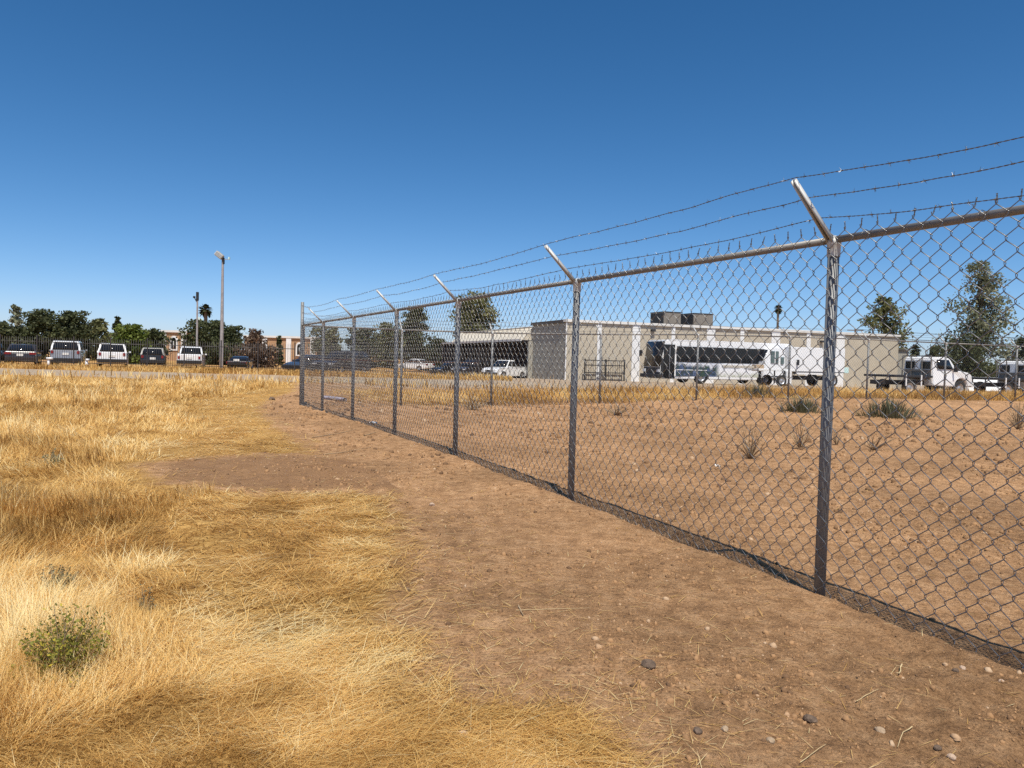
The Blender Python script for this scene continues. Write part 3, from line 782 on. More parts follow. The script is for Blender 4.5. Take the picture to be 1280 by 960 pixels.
# brick building far left with pointed windows
def brick_building(name, label, px0, px1, Y, topy, wins, pils):
    x0 = at(px0, 440, Y).x; x1 = at(px1, 440, Y).x; H = at((px0 + px1) / 2, topy, Y).z
    b = thing(name, label, 'building', (x0, Y, 0))
    Lb = x1 - x0
    cuts = sorted([0] + [at(p, 440, Y).x - x0 for p in pils] + [Lb])
    for a_, c in zip(cuts, cuts[1:]):
        if c - a_ > .3: lbox('wall', a_, c - .004, 0, 6, -.5, H - .25, M['brick'], b)
    lbox('parapet', -.2, Lb + .2, -.2, 6.2, H - .246, H, M['coping'], b)
    for p in pils:
        x = at(p, 440, Y).x - x0
        lbox('pilaster', x - .32, x + .32, -.16, -.003, -.5, H - .25, M['stuccow'], b)
    for p, wpx, t, bt_ in wins:
        cx = at(p, 440, Y).x - x0; hw = wpx / FPX * Y / 2; zt = at(p, t, Y).z; zb = at(p, bt_, Y).z
        def arch(s, grow):
            hw_ = hw + grow; zs = zt - hw * 1.7; pts = [(cx - hw_, zb - grow)]
            for k in range(7): f = k / 6; pts.append((cx - hw_ * math.cos(f * math.pi / 2) ** .8, zs + (zt + grow - zs) * math.sin(f * math.pi / 2)))
            pts += [(2 * cx - a, c) for a, c in pts[-2::-1]]
            return pts
        def plate(nm, pts, y0, y1, mat, par):
            A = Acc(); n = len(pts)
            A.add([(a, y0, c) for a, c in pts] + [(a, y1, c) for a, c in pts], [[i, (i + 1) % n, (i + 1) % n + n, i + n] for i in range(n)])
            A.add([(a, y0, c) for a, c in pts], [list(range(n))])
            return link(nm, A.mesh(nm, mat), par)
        f_ = plate('window_frame', arch(1, .22), -.10, -.004, M['stuccow'], b)
        plate('pane', arch(1, 0), -.13, -.102, M['glass'], f_)
        A = Acc(); A.box((cx, -.145, (zt + zb) / 2 - .2), (.08, .02, zt - zb - .5)); link('mullion', A.mesh('mullion', M['stuccow']), f_)
    return b
brick_building('brick_building', 'orange brick building with a white pointed window behind the trees', 203, 232, 92, 413, [(217.5, 6, 422, 436)], [205, 230])
brick_building('brick_building', 'orange brick building with white pilasters beside the corner fence post', 306, 396, 96, 420, [(374.5, 5, 430, 443)], [331, 361, 391])

# ------------------------------------------------------------------ vehicles (x forward, y left, z up)
def prism(pts, hw, mat, name, bevel=.03):
    bm = bmesh.new()
    Lv = [bm.verts.new((x, hw(x, z), z)) for x, z in pts]; Rv = [bm.verts.new((x, -hw(x, z), z)) for x, z in pts]
    bm.faces.new(Lv); bm.faces.new(Rv[::-1]); n = len(pts)
    for i in range(n): bm.faces.new((Lv[i], Rv[i], Rv[(i + 1) % n], Lv[(i + 1) % n]))
    bmesh.ops.recalc_face_normals(bm, faces=bm.faces)
    if bevel: bmesh.ops.bevel(bm, geom=[e for e in bm.edges if e.calc_face_angle(0) > .5], offset=bevel, segments=2, affect='EDGES', clamp_overlap=True)
    return bm_mesh(name, bm, mat)
def arch_pts(cx, r, zb, n=7):
    return [(cx + r * math.cos(math.pi * k / n), zb + r * 1.0 * math.sin(math.pi * k / n)) for k in range(n + 1)]
def pane(parent, name, corners, mat, u=(.06, .94), v=(.1, .92), off=.008, th=.012):
    """thin slab on a four-cornered face (order: bottom-left, bottom-right, top-right, top-left seen from outside)"""
    c = [Vector(p) for p in corners]
    def bil(a, b): return (c[0] * (1 - a) + c[1] * a) * (1 - b) + (c[3] * (1 - a) + c[2] * a) * b
    q = [bil(u[0], v[0]), bil(u[1], v[0]), bil(u[1], v[1]), bil(u[0], v[1])]
    n = (q[1] - q[0]).cross(q[3] - q[0]).normalized()
    V = [p + n * (off - th) for p in q] + [p + n * off for p in q]
    A = Acc().add([tuple(p) for p in V], [[4, 5, 6, 7], [3, 2, 1, 0], [0, 1, 5, 4], [1, 2, 6, 5], [2, 3, 7, 6], [3, 0, 4, 7]])
    return link(name, A.mesh(name, mat), parent)
def wheel_meshes(r, wd):
    def lathe(prof, name, mat):
        n = 20; A = Acc(); V = []; F = []
        for i, (rr, y) in enumerate(prof):
            for k in range(n): V.append((rr * math.cos(6.2832 * k / n), y, rr * math.sin(6.2832 * k / n)))
        for i in range(len(prof) - 1):
            for k in range(n): F.append([i * n + k, i * n + (k + 1) % n, (i + 1) * n + (k + 1) % n, (i + 1) * n + k])
        A.add(V, F); return A.mesh(name, mat, True)
    t_ = lathe([(r * .62, -wd / 2 + .01), (r * .9, -wd / 2), (r, -wd / 2 + .03), (r, wd / 2 - .03), (r * .9, wd / 2), (r * .62, wd / 2 - .01)], 'tyre', M['tyre'])
    m_ = lathe([(.01, wd / 2 - .03), (r * .2, wd / 2 - .025), (r * .25, wd / 2 - .06), (r * .52, wd / 2 - .06), (r * .56, wd / 2 - .015), (r * .63, wd / 2 - .012)], 'rim', M['rim'])
    return t_, m_
WH = {}
def wheel(parent, x, y, r, wd=.22):
    if r not in WH: WH[r] = wheel_meshes(r, wd)
    t_, m_ = WH[r]
    wo_ = link('wheel', t_, parent, (x, y, r), 0 if y > 0 else math.pi)
    link('rim', m_, wo_)
    return wo_
def slab(parent, name, c, d, mat, bevel=.012): return link(name, box_mesh(name, d, mat, bevel, c), parent)

def car(name, label, cat, loc, hdg, paint, style='sedan', L=4.7, W=1.82, H=1.45, group=None):
    """hdg = heading angle of the nose (radians from +X)"""
    t = thing(name, label, cat, loc, hdg, group)
    P = M[paint]; wr = .34 if H > 1.6 else .32
    hb = L / 2; gc = .20; belt = H * (.62 if style == 'sedan' else .60)
    hood = belt - (.06 if style == 'sedan' else .02); trunk = belt + .03
    fa, ra = hb - .92, -hb + 1.0
    low = [(-hb + .04, .34)] + [(-hb, .55)]
    if style == 'sedan': low += [(-hb + .02, trunk - .10), (-hb + .10, trunk), (-hb + .75, trunk + .02)]
    elif style == 'pickup': low += [(-hb, belt - .02), (-hb + .02, belt + .06), (-hb + 1.7, belt + .06)]
    else: low += [(-hb + .02, belt + .02), (-hb + .12, belt + .06)]
    low += [(.9, belt), (hb - .55, hood - .04), (hb - .12, hood - .16), (hb, hood - .32), (hb - .02, .30), (hb - .1, gc)]
    low += arch_pts(fa, wr + .06, gc)[0:] + arch_pts(ra, wr + .06, gc) + [(-hb + .3, gc)]
    def hw(x, z): return (W / 2) * (1 - .07 * max(0, (abs(x) - hb + .6)) / .6) - (.03 if z > belt - .03 else 0)
    body = link('body', prism(low, hw, P, 'body', .035), t)
    # cabin
    if style == 'sedan': c0, c1, r0, r1 = -hb + .62, .98, -hb + 1.35, .15
    elif style == 'suv': c0, c1, r0, r1 = -hb + .10, 1.02, -hb + .42, .28
    else: c0, c1, r0, r1 = -.55, 1.05, -.40, .35
    bw, tw = W / 2 - .05, W / 2 - .22
    cab = [(c0, belt - .04), (r0, H - .03), ((r0 + r1) / 2, H), (r1, H - .03), (c1, belt - .04)]
    def chw(x, z): return bw + (tw - bw) * max(0, min(1, (z - belt) / (H - belt)))
    link('cabin', prism(cab, chw, P, 'cabin', .03), t)
    zb, zt = belt, H - .035
    pane(t, 'rear_window', [(c0, bw, zb), (c0, -bw, zb), (r0, -tw, zt), (r0, tw, zt)][::1] if False else [(c0, bw, zb), (c0, -bw, zb), (r0, -tw, zt), (r0, tw, zt)], M['glass'], (.07, .93), (.10, .90), .016)
    pane(t, 'windshield', [(c1, -bw, zb), (c1, bw, zb), (r1, tw, zt), (r1, -tw, zt)], M['glass'], (.05, .95), (.06, .93), .016)
    for s in (1, -1):
        cs = [(c1, bw * s, zb), (c0, bw * s, zb), (r0, tw * s, zt), (r1, tw * s, zt)]
        if s < 0: cs = [(c0, bw * s, zb), (c1, bw * s, zb), (r1, tw * s, zt), (r0, tw * s, zt)]
        for u in ((.06, .47), (.52, .93)): pane(t, 'side_window', cs, M['glass'], u, (.12, .88), .014)
        for x in (fa, ra): wheel(t, x, s * (W / 2 - .11), wr)
        zl = (.66 if style == 'sedan' else .62) * H if style != 'pickup' else belt - .2
        zl = min(zl, belt - .10)
        slab(t, 'tail_light', (-hb + .02, s * (W / 2 - .22), zl), (.10, .40 if style == 'sedan' else .15, .15 if style == 'sedan' else .20), M['lampred'])
        slab(t, 'headlight', (hb - .10, s * (W / 2 - .28), hood - .28), (.14, .36, .14), M['lampclear'])
        slab(t, 'mirror', (.78, s * (W / 2 + .06), belt + .05), (.12, .16, .12), P, .03)
    slab(t, 'rear_bumper', (-hb - .01, 0, .44), (.16, W - .14, .26), M['plastic'] if style != 'sedan' else P, .03)
    slab(t, 'front_bumper', (hb - .01, 0, .40), (.14, W - .16, .22), M['plastic'], .03)
    slab(t, 'number_plate', (-hb - .006, 0, belt - .22 if style != 'sedan' else .70), (.05, .40, .16), M['plate'], .004)
    slab(t, 'grille', (hb + .0, 0, hood - .30), (.05, W * .45, .16), M['plastic'], .01)
    if style == 'suv':
        for s in (1, -1): slab(t, 'roof_rack', ((r0 + r1) / 2, s * (tw - .06), H + .02), (r1 - r0 - .2, .04, .04), M['plastic'], .01)
    if style == 'pickup':
        slab(t, 'cargo_bed', (-hb + .80, 0, belt + .062), (1.35, W - .28, .02), M['plastic'], .004)
    return t
def onground(px, Y): 
    p = at(px, horizon(px), Y); return (p.x, Y, tz(p.x, Y))
UPY = R(90)
car('parked_sedan', 'dark sedan with red tail lights parked leftmost behind the iron fence', 'car', onground(30, 53.5), UPY + R(28), 'carred', 'sedan', 4.8, 1.9, 1.46)
car('parked_sedan', 'dark car cut by the left edge of the view behind the iron fence', 'car', onground(-14, 52.5), UPY + R(25), 'carblack', 'suv', 4.6, 1.85, 1.5)
car('parked_suv', 'silver grey SUV parked nose-in behind the iron fence', 'car', onground(86, 54), UPY + R(26), 'silver', 'suv', 4.8, 2.0, 1.80)
car('parked_suv', 'white SUV with dark rear window parked beside the silver one', 'car', onground(142, 55), UPY + R(26), 'carwhite', 'suv', 4.7, 1.98, 1.70)
car('parked_sedan', 'black hatchback parked between the two white vehicles', 'car', onground(192, 57), UPY + R(24), 'carblack', 'suv', 4.3, 1.78, 1.48)
car('parked_pickup', 'white pickup truck seen from behind below the thin light pole', 'pickup truck', onground(239.5, 58), UPY + R(20), 'carwhite', 'pickup', 5.2, 1.86, 1.62)
car('parked_sedan', 'low dark car half hidden by weeds near the tall light pole', 'car', onground(301, 56), UPY + R(12), 'carblack', 'sedan', 4.0, 1.45, 0.98)
car('parked_sedan', 'slate blue car seen through the mesh beside the corner post', 'car', onground(389, 52.0), R(-113), 'carblue', 'sedan', 4.2, 1.7, 1.25)
car('parked_suv', 'dark grey SUV behind the mesh below the trees', 'car', onground(428, 52), R(-112), 'carred', 'suv', 4.6, 1.9, 1.6)
car('parked_sedan', 'white sedan seen side-on left of the carport', 'car', onground(519, 90), R(152), 'carwhite', 'sedan', 4.5, 1.8, 1.4)
car('parked_suv', 'black SUV parked in the shade of the carport', 'car', onground(566, 76), R(-135), 'carblack', 'suv', 4.7, 1.9, 1.6)
car('parked_suv', 'dark SUV with pale headlight parked at the carport edge', 'car', onground(592, 70), R(-125), 'carred', 'suv', 4.6, 1.9, 1.65)
car('parked_pickup', 'white pickup truck parked before the carport opening', 'pickup truck', onground(632, 66), R(-124), 'carwhite', 'pickup', 4.9, 1.8, 1.62)

# --- bus
def mural_material():
    m, t, b = mat_new('bus_side_mural')
    tc = N(t, 'ShaderNodeTexCoord').outputs['Object']
    sx = N(t, 'ShaderNodeSeparateXYZ'); t.links.new(tc, sx.inputs[0])
    nz = noise(t, .9, 5, .6, tc, .6); n2 = noise(t, 2.6, 6, .7, tc, 1.2)
    def math_(op, a, b_):
        n = N(t, 'ShaderNodeMath'); n.operation = op
        for i, s in enumerate((a, b_)):
            if hasattr(s, 'links'): t.links.new(s, n.inputs[i])
            else: n.inputs[i].default_value = s
        return n.outputs[0]
    # picture of hills: z against a noise skyline, fading to white towards the back
    hill = math_('SUBTRACT', math_('ADD', math_('MULTIPLY', nz, 1.6), .95), sx.outputs[2])
    fade = math_('MULTIPLY', math_('ADD', sx.outputs[0], -.2), .55)
    pic = ramp(t, [(.35, (.05, .09, .04)), (.5, (.03, .05, .08)), (.62, (.12, .16, .30)), (.75, (.10, .13, .05))], n2)
    skyc = ramp(t, [(.4, (.60, .62, .72)), (.6, (.82, .82, .82))], n2)
    hm = ramp(t, [(.35, (0, 0, 0)), (.60, (1, 1, 1))], hill)
    c = mix(t, hm.outputs[0], skyc.outputs[0], pic.outputs[0])
    fr = ramp(t, [(.42, (0, 0, 0)), (.62, (1, 1, 1))], math_('ADD', fade, math_('MULTIPLY', nz, .15)))
    low = ramp(t, [(.44, (.40, .42, .33)), (.62, (.70, .70, .68))], n2)
    lz = ramp(t, [(.40, (1, 1, 1)), (.55, (0, 0, 0))], math_('ADD', math_('MULTIPLY', sx.outputs[2], .5), math_('MULTIPLY', nz, .2)))
    wh = mix(t, lz.outputs[0], (.80, .80, .82), low.outputs[0])
    c = mix(t, fr.outputs[0], wh, c)
    t.links.new(c, b.inputs['Base Color']); b.inputs['Roughness'].default_value = .3
    return m
M['mural'] = mural_material()
bf = at(831, 454, 50.0)
bus = thing('bus', 'white coach bus with black windows and a landscape mural along its side', 'bus', (0, 0, 0), math.pi + brz)
BLn, BW, BHt = 11.0, 2.5, 3.0
ctr = np.array((bf.x, bf.y)) + Bd * (BLn / 2 - .25) + Bs * (BW / 2)
bus.location = (ctr[0], ctr[1], tz(bf.x + 2, 50.5) - .02)
h = BLn / 2
def bhw(x, z): return BW / 2 - (.05 if z > 2.6 else 0) - .10 * max(0, (x - h + .5)) / .5
bp_ = [(-h, .45), (-h, 2.75), (-h + .15, BHt - .05), (-h + .6, BHt), (h - .8, BHt), (h - .30, BHt - .08), (h, 1.12), (h - .02, .40), (h - .2, .32)]
bp_ += arch_pts(h - 3.2, .56, .32) + arch_pts(-h + 2.6, .56, .32) + [(-h + .2, .36)]
link('body', prism(bp_, bhw, M['carwhite'], 'body', .05), bus)
yl = BW / 2
# the camera sees the vehicle's left side (local +Y) because it faces left
for k in range(6):
    x0 = h - 1.2 - k * 1.42
    slab(bus, 'side_window', (x0 - .705, yl + .004, 2.02), (1.385, .03, 1.0), M['glass'], .01)
    slab(bus, 'side_window', (x0 - .705, -yl - .004, 2.02), (1.385, .03, 1.0), M['glass'], .01)
slab(bus, 'window_band', (h - 1.2 - 3 * 1.42, yl - .004, 2.02), (6 * 1.42 + .05, .02, 1.06), M['plastic'], .004)
slab(bus, 'mural_panel', (h - 1.10 - 3.9, yl - .002, .98), (7.8, .016, .92), M['mural'], .003)
slab(bus, 'trim_strip', (h - 2.35, yl + .012, .95), (2.5, .02, .045), M['white'], .003)
slab(bus, 'door_pillar', (h - 1.06, yl + .008, 1.6), (.10, .03, 2.2), M['white'], .008)
slab(bus, 'door', (h - .62, yl - .035, 1.50), (.86, .08, 2.3), M['glass'], .02)
slab(bus, 'corner_panel', (h - .13, yl - .075, 1.05), (.22, .10, 1.3), M['plastic'], .03)
slab(bus, 'door_divider', (h - .62, yl + .0, 1.48), (.035, .02, 2.1), M['chrome'], .004)
pane(bus, 'windshield', [(h, -yl + .16, 1.12), (h, yl - .16, 1.12), (h - .28, yl - .12, BHt - .14), (h - .28, -yl + .12, BHt - .14)], M['glass'], (.0, 1.0), (.0, 1.0), .03, .04)
slab(bus, 'front_grille', (h + .0, 0, .78), (.08, BW - .36, .62), M['plastic'], .03)
slab(bus, 'front_bumper', (h + .10, 0, .50), (.28, BW - .10, .26), M['plastic'], .05)
for s in (1, -1):
    slab(bus, 'headlight', (h + .05, s * .92, .86), (.08, .34, .2), M['lampclear'], .02)
    slab(bus, 'mirror', (h + .16, s * (yl + .06), 2.05), (.14, .22, .42), M['plastic'], .03)
    for x in (h - 3.2, -h + 2.6): wheel(bus, x, s * (yl - .16), .5, .28)
# print on the side: two lines of small grey lettering, too small to read in the photograph
for k, (x, z, l_) in enumerate(((h - 5.6, 1.18, 1.5), (h - 7.7, 1.16, 2.1))): slab(bus, 'lettering_strip', (x, yl + .010, z), (l_, .01, .10), simple('print_%d' % k, (.40, .42, .47), .5, 0, .8, 9), .001)

# --- white box truck behind/right of the bus, also facing left
tf = at(955, 457, 52.0)
trk = thing('box_truck', 'plain white box truck standing at the tail of the bus', 'truck', (0, 0, 0), math.pi + brz)
TL, TW = 7.2, 2.3
ctr = np.array((tf.x, tf.y)) + Bd * (TL / 2) + Bs * (TW / 2)
trk.location = (ctr[0], ctr[1], tz(ctr[0], 53) - .02); h = TL / 2
link('box', box_mesh('box', (4.9, TW, 1.75), M['carwhite'], .03, (-h + 2.45, 0, 1.95)), trk)
cabp = [(h - 1.9, .55), (h - 1.9, 2.72), (h - 1.0, 2.76), (h - .55, 2.62), (h - .06, 1.75), (h, 1.1), (h - .02, .55)]
link('cab', prism(cabp, lambda x, z: TW / 2 - .06 - (.08 if z > 2 else 0), M['carwhite'], 'cab', .05), trk)
for s in (1, -1):
    slab(trk, 'side_window', (h - .95, s * (TW / 2 - .10), 2.05), (.66, .12, .85), M['tealglass'], .02)
    slab(trk, 'window_bar', (h - .95, s * (TW / 2 - .03), 2.05), (.06, .03, .85), M['white'], .004)
    slab(trk, 'quarter_window', (h - 1.62, s * (TW / 2 - .08), 1.82), (.26, .10, .5), M['tealglass'], .02)
    slab(trk, 'mirror', (-h + 4.35, s * (TW / 2 + .12), 1.72), (.16, .10, .40), M['plastic'], .02)
    slab(trk, 'headlight', (h - .02, s * .8, .95), (.06, .3, .2), M['lampclear'], .02)
    slab(trk, 'skirt', (-h + 3.2, s * (TW / 2 - .03), .98), (2.4, .05, .22), M['white'], .01)
    for x in (h - 1.95, -h + 1.0): wheel(trk, x, s * (TW / 2 - .17), .46, .28)
pane(trk, 'windshield', [(h - .06, -.95, 1.75), (h - .06, .95, 1.75), (h - .55, .9, 2.6), (h - .55, -.9, 2.6)], M['glass'], (.02, .98), (.02, .95), .03, .03)
slab(trk, 'chassis', (0, 0, .62), (TL - .6, .9, .3), M['plastic'], .02)
slab(trk, 'deck_trim', (-h + 2.45, 0, 1.06), (4.92, TW + .03, .05), M['plastic'], .004)
slab(trk, 'side_cabinet', (-h - .25, TW / 2 - .35, 1.25), (.5, .5, .42), M['teal'], .02)

# --- tow trailer with a long drawbar in front of the bus tail
c0 = at(903, 455, 47.5); c1 = at(990, 462, 49)
tr = thing('trailer', 'low grey trailer frame with a long drawbar in front of the bus tail', 'trailer', (c0.x, c0.y, 0), math.atan2(c1.y - c0.y, c1.x - c0.x))
Lr = math.hypot(c1.x - c0.x, c1.y - c0.y); zt_ = tz(c0.x, 48)
slab(tr, 'drawbar', (Lr * .28, 0, zt_ + 1.20), (Lr * .56, .16, .16), M['concrete'], .02)
slab(tr, 'deck_beam', (Lr * .72, 0, zt_ + 1.05), (Lr * .56, 1.2, .14), M['white'], .02)
slab(tr, 'winch_box', (Lr * .50, 0, zt_ + 1.16), (.62, .5, .42), M['rocktan'], .05)
slab(tr, 'jack_leg', (Lr * .52, -.1, zt_ + .5), (.12, .12, 1.0), M['plastic'], .01)
slab(tr, 'cross_brace', (Lr * .72, -.5, zt_ + .62), (.9, .10, .10), M['chrome'], .01)
slab(tr, 'tool_box', (Lr * .86, -.55, zt_ + .55), (.42, .3, .85), M['white'], .03)
for s in (1, -1): wheel(tr, Lr * .74, s * .75, .36)
for x in (.66, .80): slab(tr, 'stake', (Lr * x, -.62, zt_ + .62), (.07, .07, .8), M['plastic'], .006)

# --- flatbed utility trucks on the right, facing right
def flatbed(label, px, Y, scale=1.0):
    p = at(px, horizon(px), Y)
    t = thing('flatbed_truck', label, 'truck', (p.x, Y, tz(p.x, Y) - .12), brz)
    t.scale = (scale,) * 3
    cp_ = [(0, .55), (0, 2.02), (.12, 2.14), (.9, 2.16), (1.35, 2.08), (1.85, 1.42), (2.75, 1.30), (2.98, 1.15), (3.02, .55)] + arch_pts(2.15, .48, .5) 
    link('cab', prism(cp_, lambda x, z: 1.02 - (.12 if z > 1.6 else 0), M['carwhite'], 'cab', .05), t)
    for y in (-.5, .5): slab(t, 'rear_window', (-.004, y, 1.68), (.03, .62, .42), M['glass'], .01)
    slab(t, 'cab_back_panel', (-.02, 0, 1.15), (.03, 1.7, .55), M['acgrey'], .01)
    for s in (1, -1):
        pane(t, 'door_window', [(.32, -.985, 1.45), (1.55, -.985, 1.45), (1.25, -.90, 2.02), (.32, -.90, 2.02)] if s < 0 else [(1.55, .985, 1.45), (.32, .985, 1.45), (.32, .90, 2.02), (1.25, .90, 2.02)], M['glass'], (.02, .98), (.04, .96), .03, .03)
        slab(t, 'mirror', (1.5, s * 1.18, 1.5), (.10, .2, .34), M['plastic'], .02)
        slab(t, 'headlight', (2.97, s * .78, 1.0), (.10, .3, .2), M['lampclear'], .02)
        wheel(t, 2.15, s * .86, .42); wheel(t, -1.6, s * .86, .42)
        for x in (-.9, -2.0): slab(t, 'stake', (x, s * 1.06, .82), (.08, .05, .60), M['white'], .006)
    pane(t, 'windshield', [(1.85, -.9, 1.45), (1.85, .9, 1.45), (1.38, .82, 2.04), (1.38, -.82, 2.04)], M['glass'], (.02, .98), (.04, .96), .03, .03)
    slab(t, 'bumper', (3.08, 0, .62), (.16, 2.0, .26), M['white'], .03)
    slab(t, 'bed', (-1.45, 0, 1.04), (2.8, 2.1, .12), M['plastic'], .02)
    slab(t, 'chassis', (-.2, 0, .68), (5.6, .9, .24), M['plastic'], .02)
    for y in (-.95, -.35, .35, .95): slab(t, 'rack_post', (-.10, y, 1.62), (.05, .05, 1.1), M['acgrey'], .006)
    for z in (1.35, 1.42, 2.2): slab(t, 'rack_bar', (-.10, 0, z), (.045, 1.9, .045), M['acgrey'], .004)
    return t
flatbed('white flatbed utility truck with a rack behind its cab', 1147, 42, 1.0)
flatbed('white flatbed truck cut by the right edge of the view', 1266, 43, .95)
b0 = at(1206, 470, 46); b1 = at(1250, 471, 47.5)
A = Acc(); L_ = math.hypot(b1.x - b0.x, b1.y - b0.y)
A.add([(0, -.3, 0), (0, .3, 0), (0, .14, .35), (0, .08, .85), (0, -.08, .85), (0, -.14, .35), (L_, -.3, 0), (L_, .3, 0), (L_, .14, .35), (L_, .08, .85), (L_, -.08, .85), (L_, -.14, .35)],
      [[0, 6, 11, 5], [5, 11, 10, 4], [4, 10, 9, 3], [3, 9, 8, 2], [2, 8, 7, 1]]); A.add([(0, -.3, 0), (0, .3, 0), (0, .14, .35), (0, .08, .85), (0, -.08, .85), (0, -.14, .35)], [[0, 5, 4, 3, 2, 1]])
tag(link('concrete_barrier', A.mesh('concrete_barrier', M['stuccow']), None, (b0.x, b0.y, tz(b0.x, 46) + .1), math.atan2(b1.y - b0.y, b1.x - b0.x)), 'low white concrete barrier between the two flatbed trucks', 'barrier')

# ------------------------------------------------------------------ trees
def leaves(P, size, flat=.0):
    """two-triangle leaf sprays at points P"""
    n = len(P)
    a = rng.normal(0, 1, (n, 3)); a /= np.linalg.norm(a, axis=1, keepdims=True)
    b = rng.normal(0, 1, (n, 3)); b -= a * (a * b).sum(1, keepdims=True); b /= np.linalg.norm(b, axis=1, keepdims=True)
    s = size * rng.uniform(.5, 1.4, (n, 1)); k = .55
    V = np.stack([P - a * s, P + b * s * k, P + a * s, P - b * s * k], 1)
    F = np.arange(n)[:, None] * 4 + np.array([0, 1, 2, 3])
    return V.reshape(-1, 3), F
def tree(label, px, Y, top_py, width_px, mat, n=2600, trunk=.25, lobes=14, shape='round', leaf=None, name='tree', zb=None, group=None, bare=0.0, gaps=.0, base=.15):
    p = at(px, horizon(px), Y); H = at(px, top_py, Y).z; Wd = width_px / FPX * Y
    z0 = tz(p.x, Y) if zb is None else zb
    H -= z0
    t = thing(name, label, 'tree', (p.x, Y, z0), 0, group)
    lf = leaf or max(.10, .0021 * Y)
    c0 = H * base; A = Acc(); A.tube([[(0, 0, -.2), (.03 * H * random.uniform(-.5, .5), 0, H * .3), (.04 * H * random.uniform(-1, 1), .02 * H, H * .62), (0, 0, H * .85)]], np.array([[H * .018, H * .014, H * .009, H * .003]]), 7, (1, 0, 0))
    cs = []
    for k in range(lobes):
        f = (k + .5) / lobes; z = c0 + (H - c0) * f
        if shape == 'round': rr = math.sqrt(max(0, 1 - (2 * f - .85) ** 2 / 1.35)) 
        elif shape == 'cone': rr = (1 - f) * .95 + .06
        else: rr = min(1, f * 4 + .35) * (1 - max(0, f - .45) / .56 * .72)
        an = k * 2.4 + random.uniform(-.5, .5); d_ = rr * Wd / 2 * random.uniform(.25, .72)
        cs.append((d_ * math.cos(an), d_ * math.sin(an) * .8, z * random.uniform(.95, 1.0), rr))
        A.tube([[(0, 0, max(H * .12, z * .55)), (d_ * .5 * math.cos(an), d_ * .4 * math.sin(an), z * .8), (d_ * math.cos(an), d_ * .8 * math.sin(an), z)]], np.array([[H * .008, H * .005, H * .002]]), 5, (.3, .9, .1))
    link('trunk', A.mesh('trunk', M['bark'], True), t)
    Ps, As = [], []
    for (cx_, cy_, cz_, rr) in cs:
        R_ = Wd * (.25 + .16 * random.random()) * (.45 + .55 * rr)
        m = int(1.7 * n / lobes * (.5 + rr * .7)); 
        g = rng.normal(0, 1, (m, 3)); g /= np.linalg.norm(g, axis=1, keepdims=True)
        rad_ = R_ * rng.random((m, 1)) ** (.45) * rng.uniform(.75, 1.2, (m, 1))
        # sub-clumps: pull points towards a few centres
        sub = rng.normal(0, 1, (7, 3)); sub /= np.linalg.norm(sub, axis=1, keepdims=True); sub *= R_ * .8
        j = rng.integers(0, 7, m)
        Q = g * rad_ * .55 + sub[j] * rng.uniform(.5, 1.1, (m, 1)); Q[:, 2] *= .8
        Ps.append(Q + np.array((cx_, cy_, cz_))); As.append(np.clip(.45 + rng.normal(0, .2, m) + random.uniform(-.2, .2) + (j % 3 - 1) * .10, 0, 1))
    P_ = np.concatenate(Ps); A_ = np.concatenate(As)
    ok = (P_[:, 2] > c0 * .3) & (P_[:, 2] < H * 1.01); P_, A_ = P_[ok], A_[ok]
    V, F = leaves(P_, lf)
    link('crown', np_mesh('crown', V, [F], mat, {'rnd': np.repeat(A_, 4)}), t)
    return t
D_, Mi, Br, Gy = M['leaf_dark'], M['leaf_mid'], M['leaf_bright'], M['leaf_grey']
LT = 'trees beyond the iron fence'
tree('dark tree at the left edge behind the parked dark sedan', 0, 74, 402, 46, D_, group=LT, base=.03)
tree('tall thin grey-green tree rising above the dark sedan', 20, 80, 380, 24, Gy, 1300, lobes=9, shape='oval', group=LT)
tree('dark bushy tree between the dark sedan and the silver SUV', 46, 76, 387, 50, D_, 3400, group=LT, base=.03)
tree('broad dark tree right above the silver SUV', 92, 77, 389, 56, D_, 4200, group=LT, lobes=18, base=.03)
tree('olive tree just right of the broad dark tree', 122, 82, 399, 30, Mi, 1800, group=LT, base=.03)
tree('dark pointed conifer left of the bright green tree', 146, 88, 394, 20, D_, 1500, shape='cone', group=LT, base=.05)
tree('bright yellow-green tree behind the white SUV', 164, 66, 406, 46, Br, 3400, group=LT, base=.02)
tree('dark green tree between the bright tree and the brick building', 190, 72, 411, 36, D_, 2400, group=LT, base=.02)
tree('large dark tree behind the two light poles', 262, 72, 401, 62, D_, 4600, group=LT, lobes=20, base=.02)
tree('rounded dark tree right of the tall light pole', 289, 74, 408, 36, D_, 2600, group=LT, base=.02)
tree('brown half-dry tree left of the second brick wall', 318, 70, 411, 30, M['leaf_brown'], 700, group=LT, base=.1)
tree('low grey scrub under the brown tree', 322, 66, 431, 52, M['leaf_brown'], 1500, group=LT, base=.0, name='shrub')
tree('small dark cypress before the orange brick wall', 348.5, 78, 419, 13, D_, 900, shape='cone', group=LT, base=.02)
MT = 'trees seen through the mesh'
tree('dark green tree right of the corner post', 410, 74, 409, 44, Mi, 2600, group=MT, base=.02)
tree('dark green tree behind the fourth nearest mesh bay', 452, 78, 411, 50, D_, 3000, group=MT, base=.02)
tree('olive tree close to the left side of the tall eucalyptus', 482, 84, 404, 40, Mi, 2400, group=MT, base=.02)
tree('tall dark eucalyptus left of the carport roof', 518, 96, 384, 46, D_, 4200, group=MT, lobes=20, shape='oval', base=.02)
tree('big round olive tree rising behind the carport roof', 591, 104, 366, 60, Mi, 4600, group=MT, lobes=20, base=.28)
tree('low dark tree under the end of the carport roof', 545, 100, 424, 34, D_, 1700, group=MT, base=.0)
RT = 'trees beyond the right end of the warehouse'
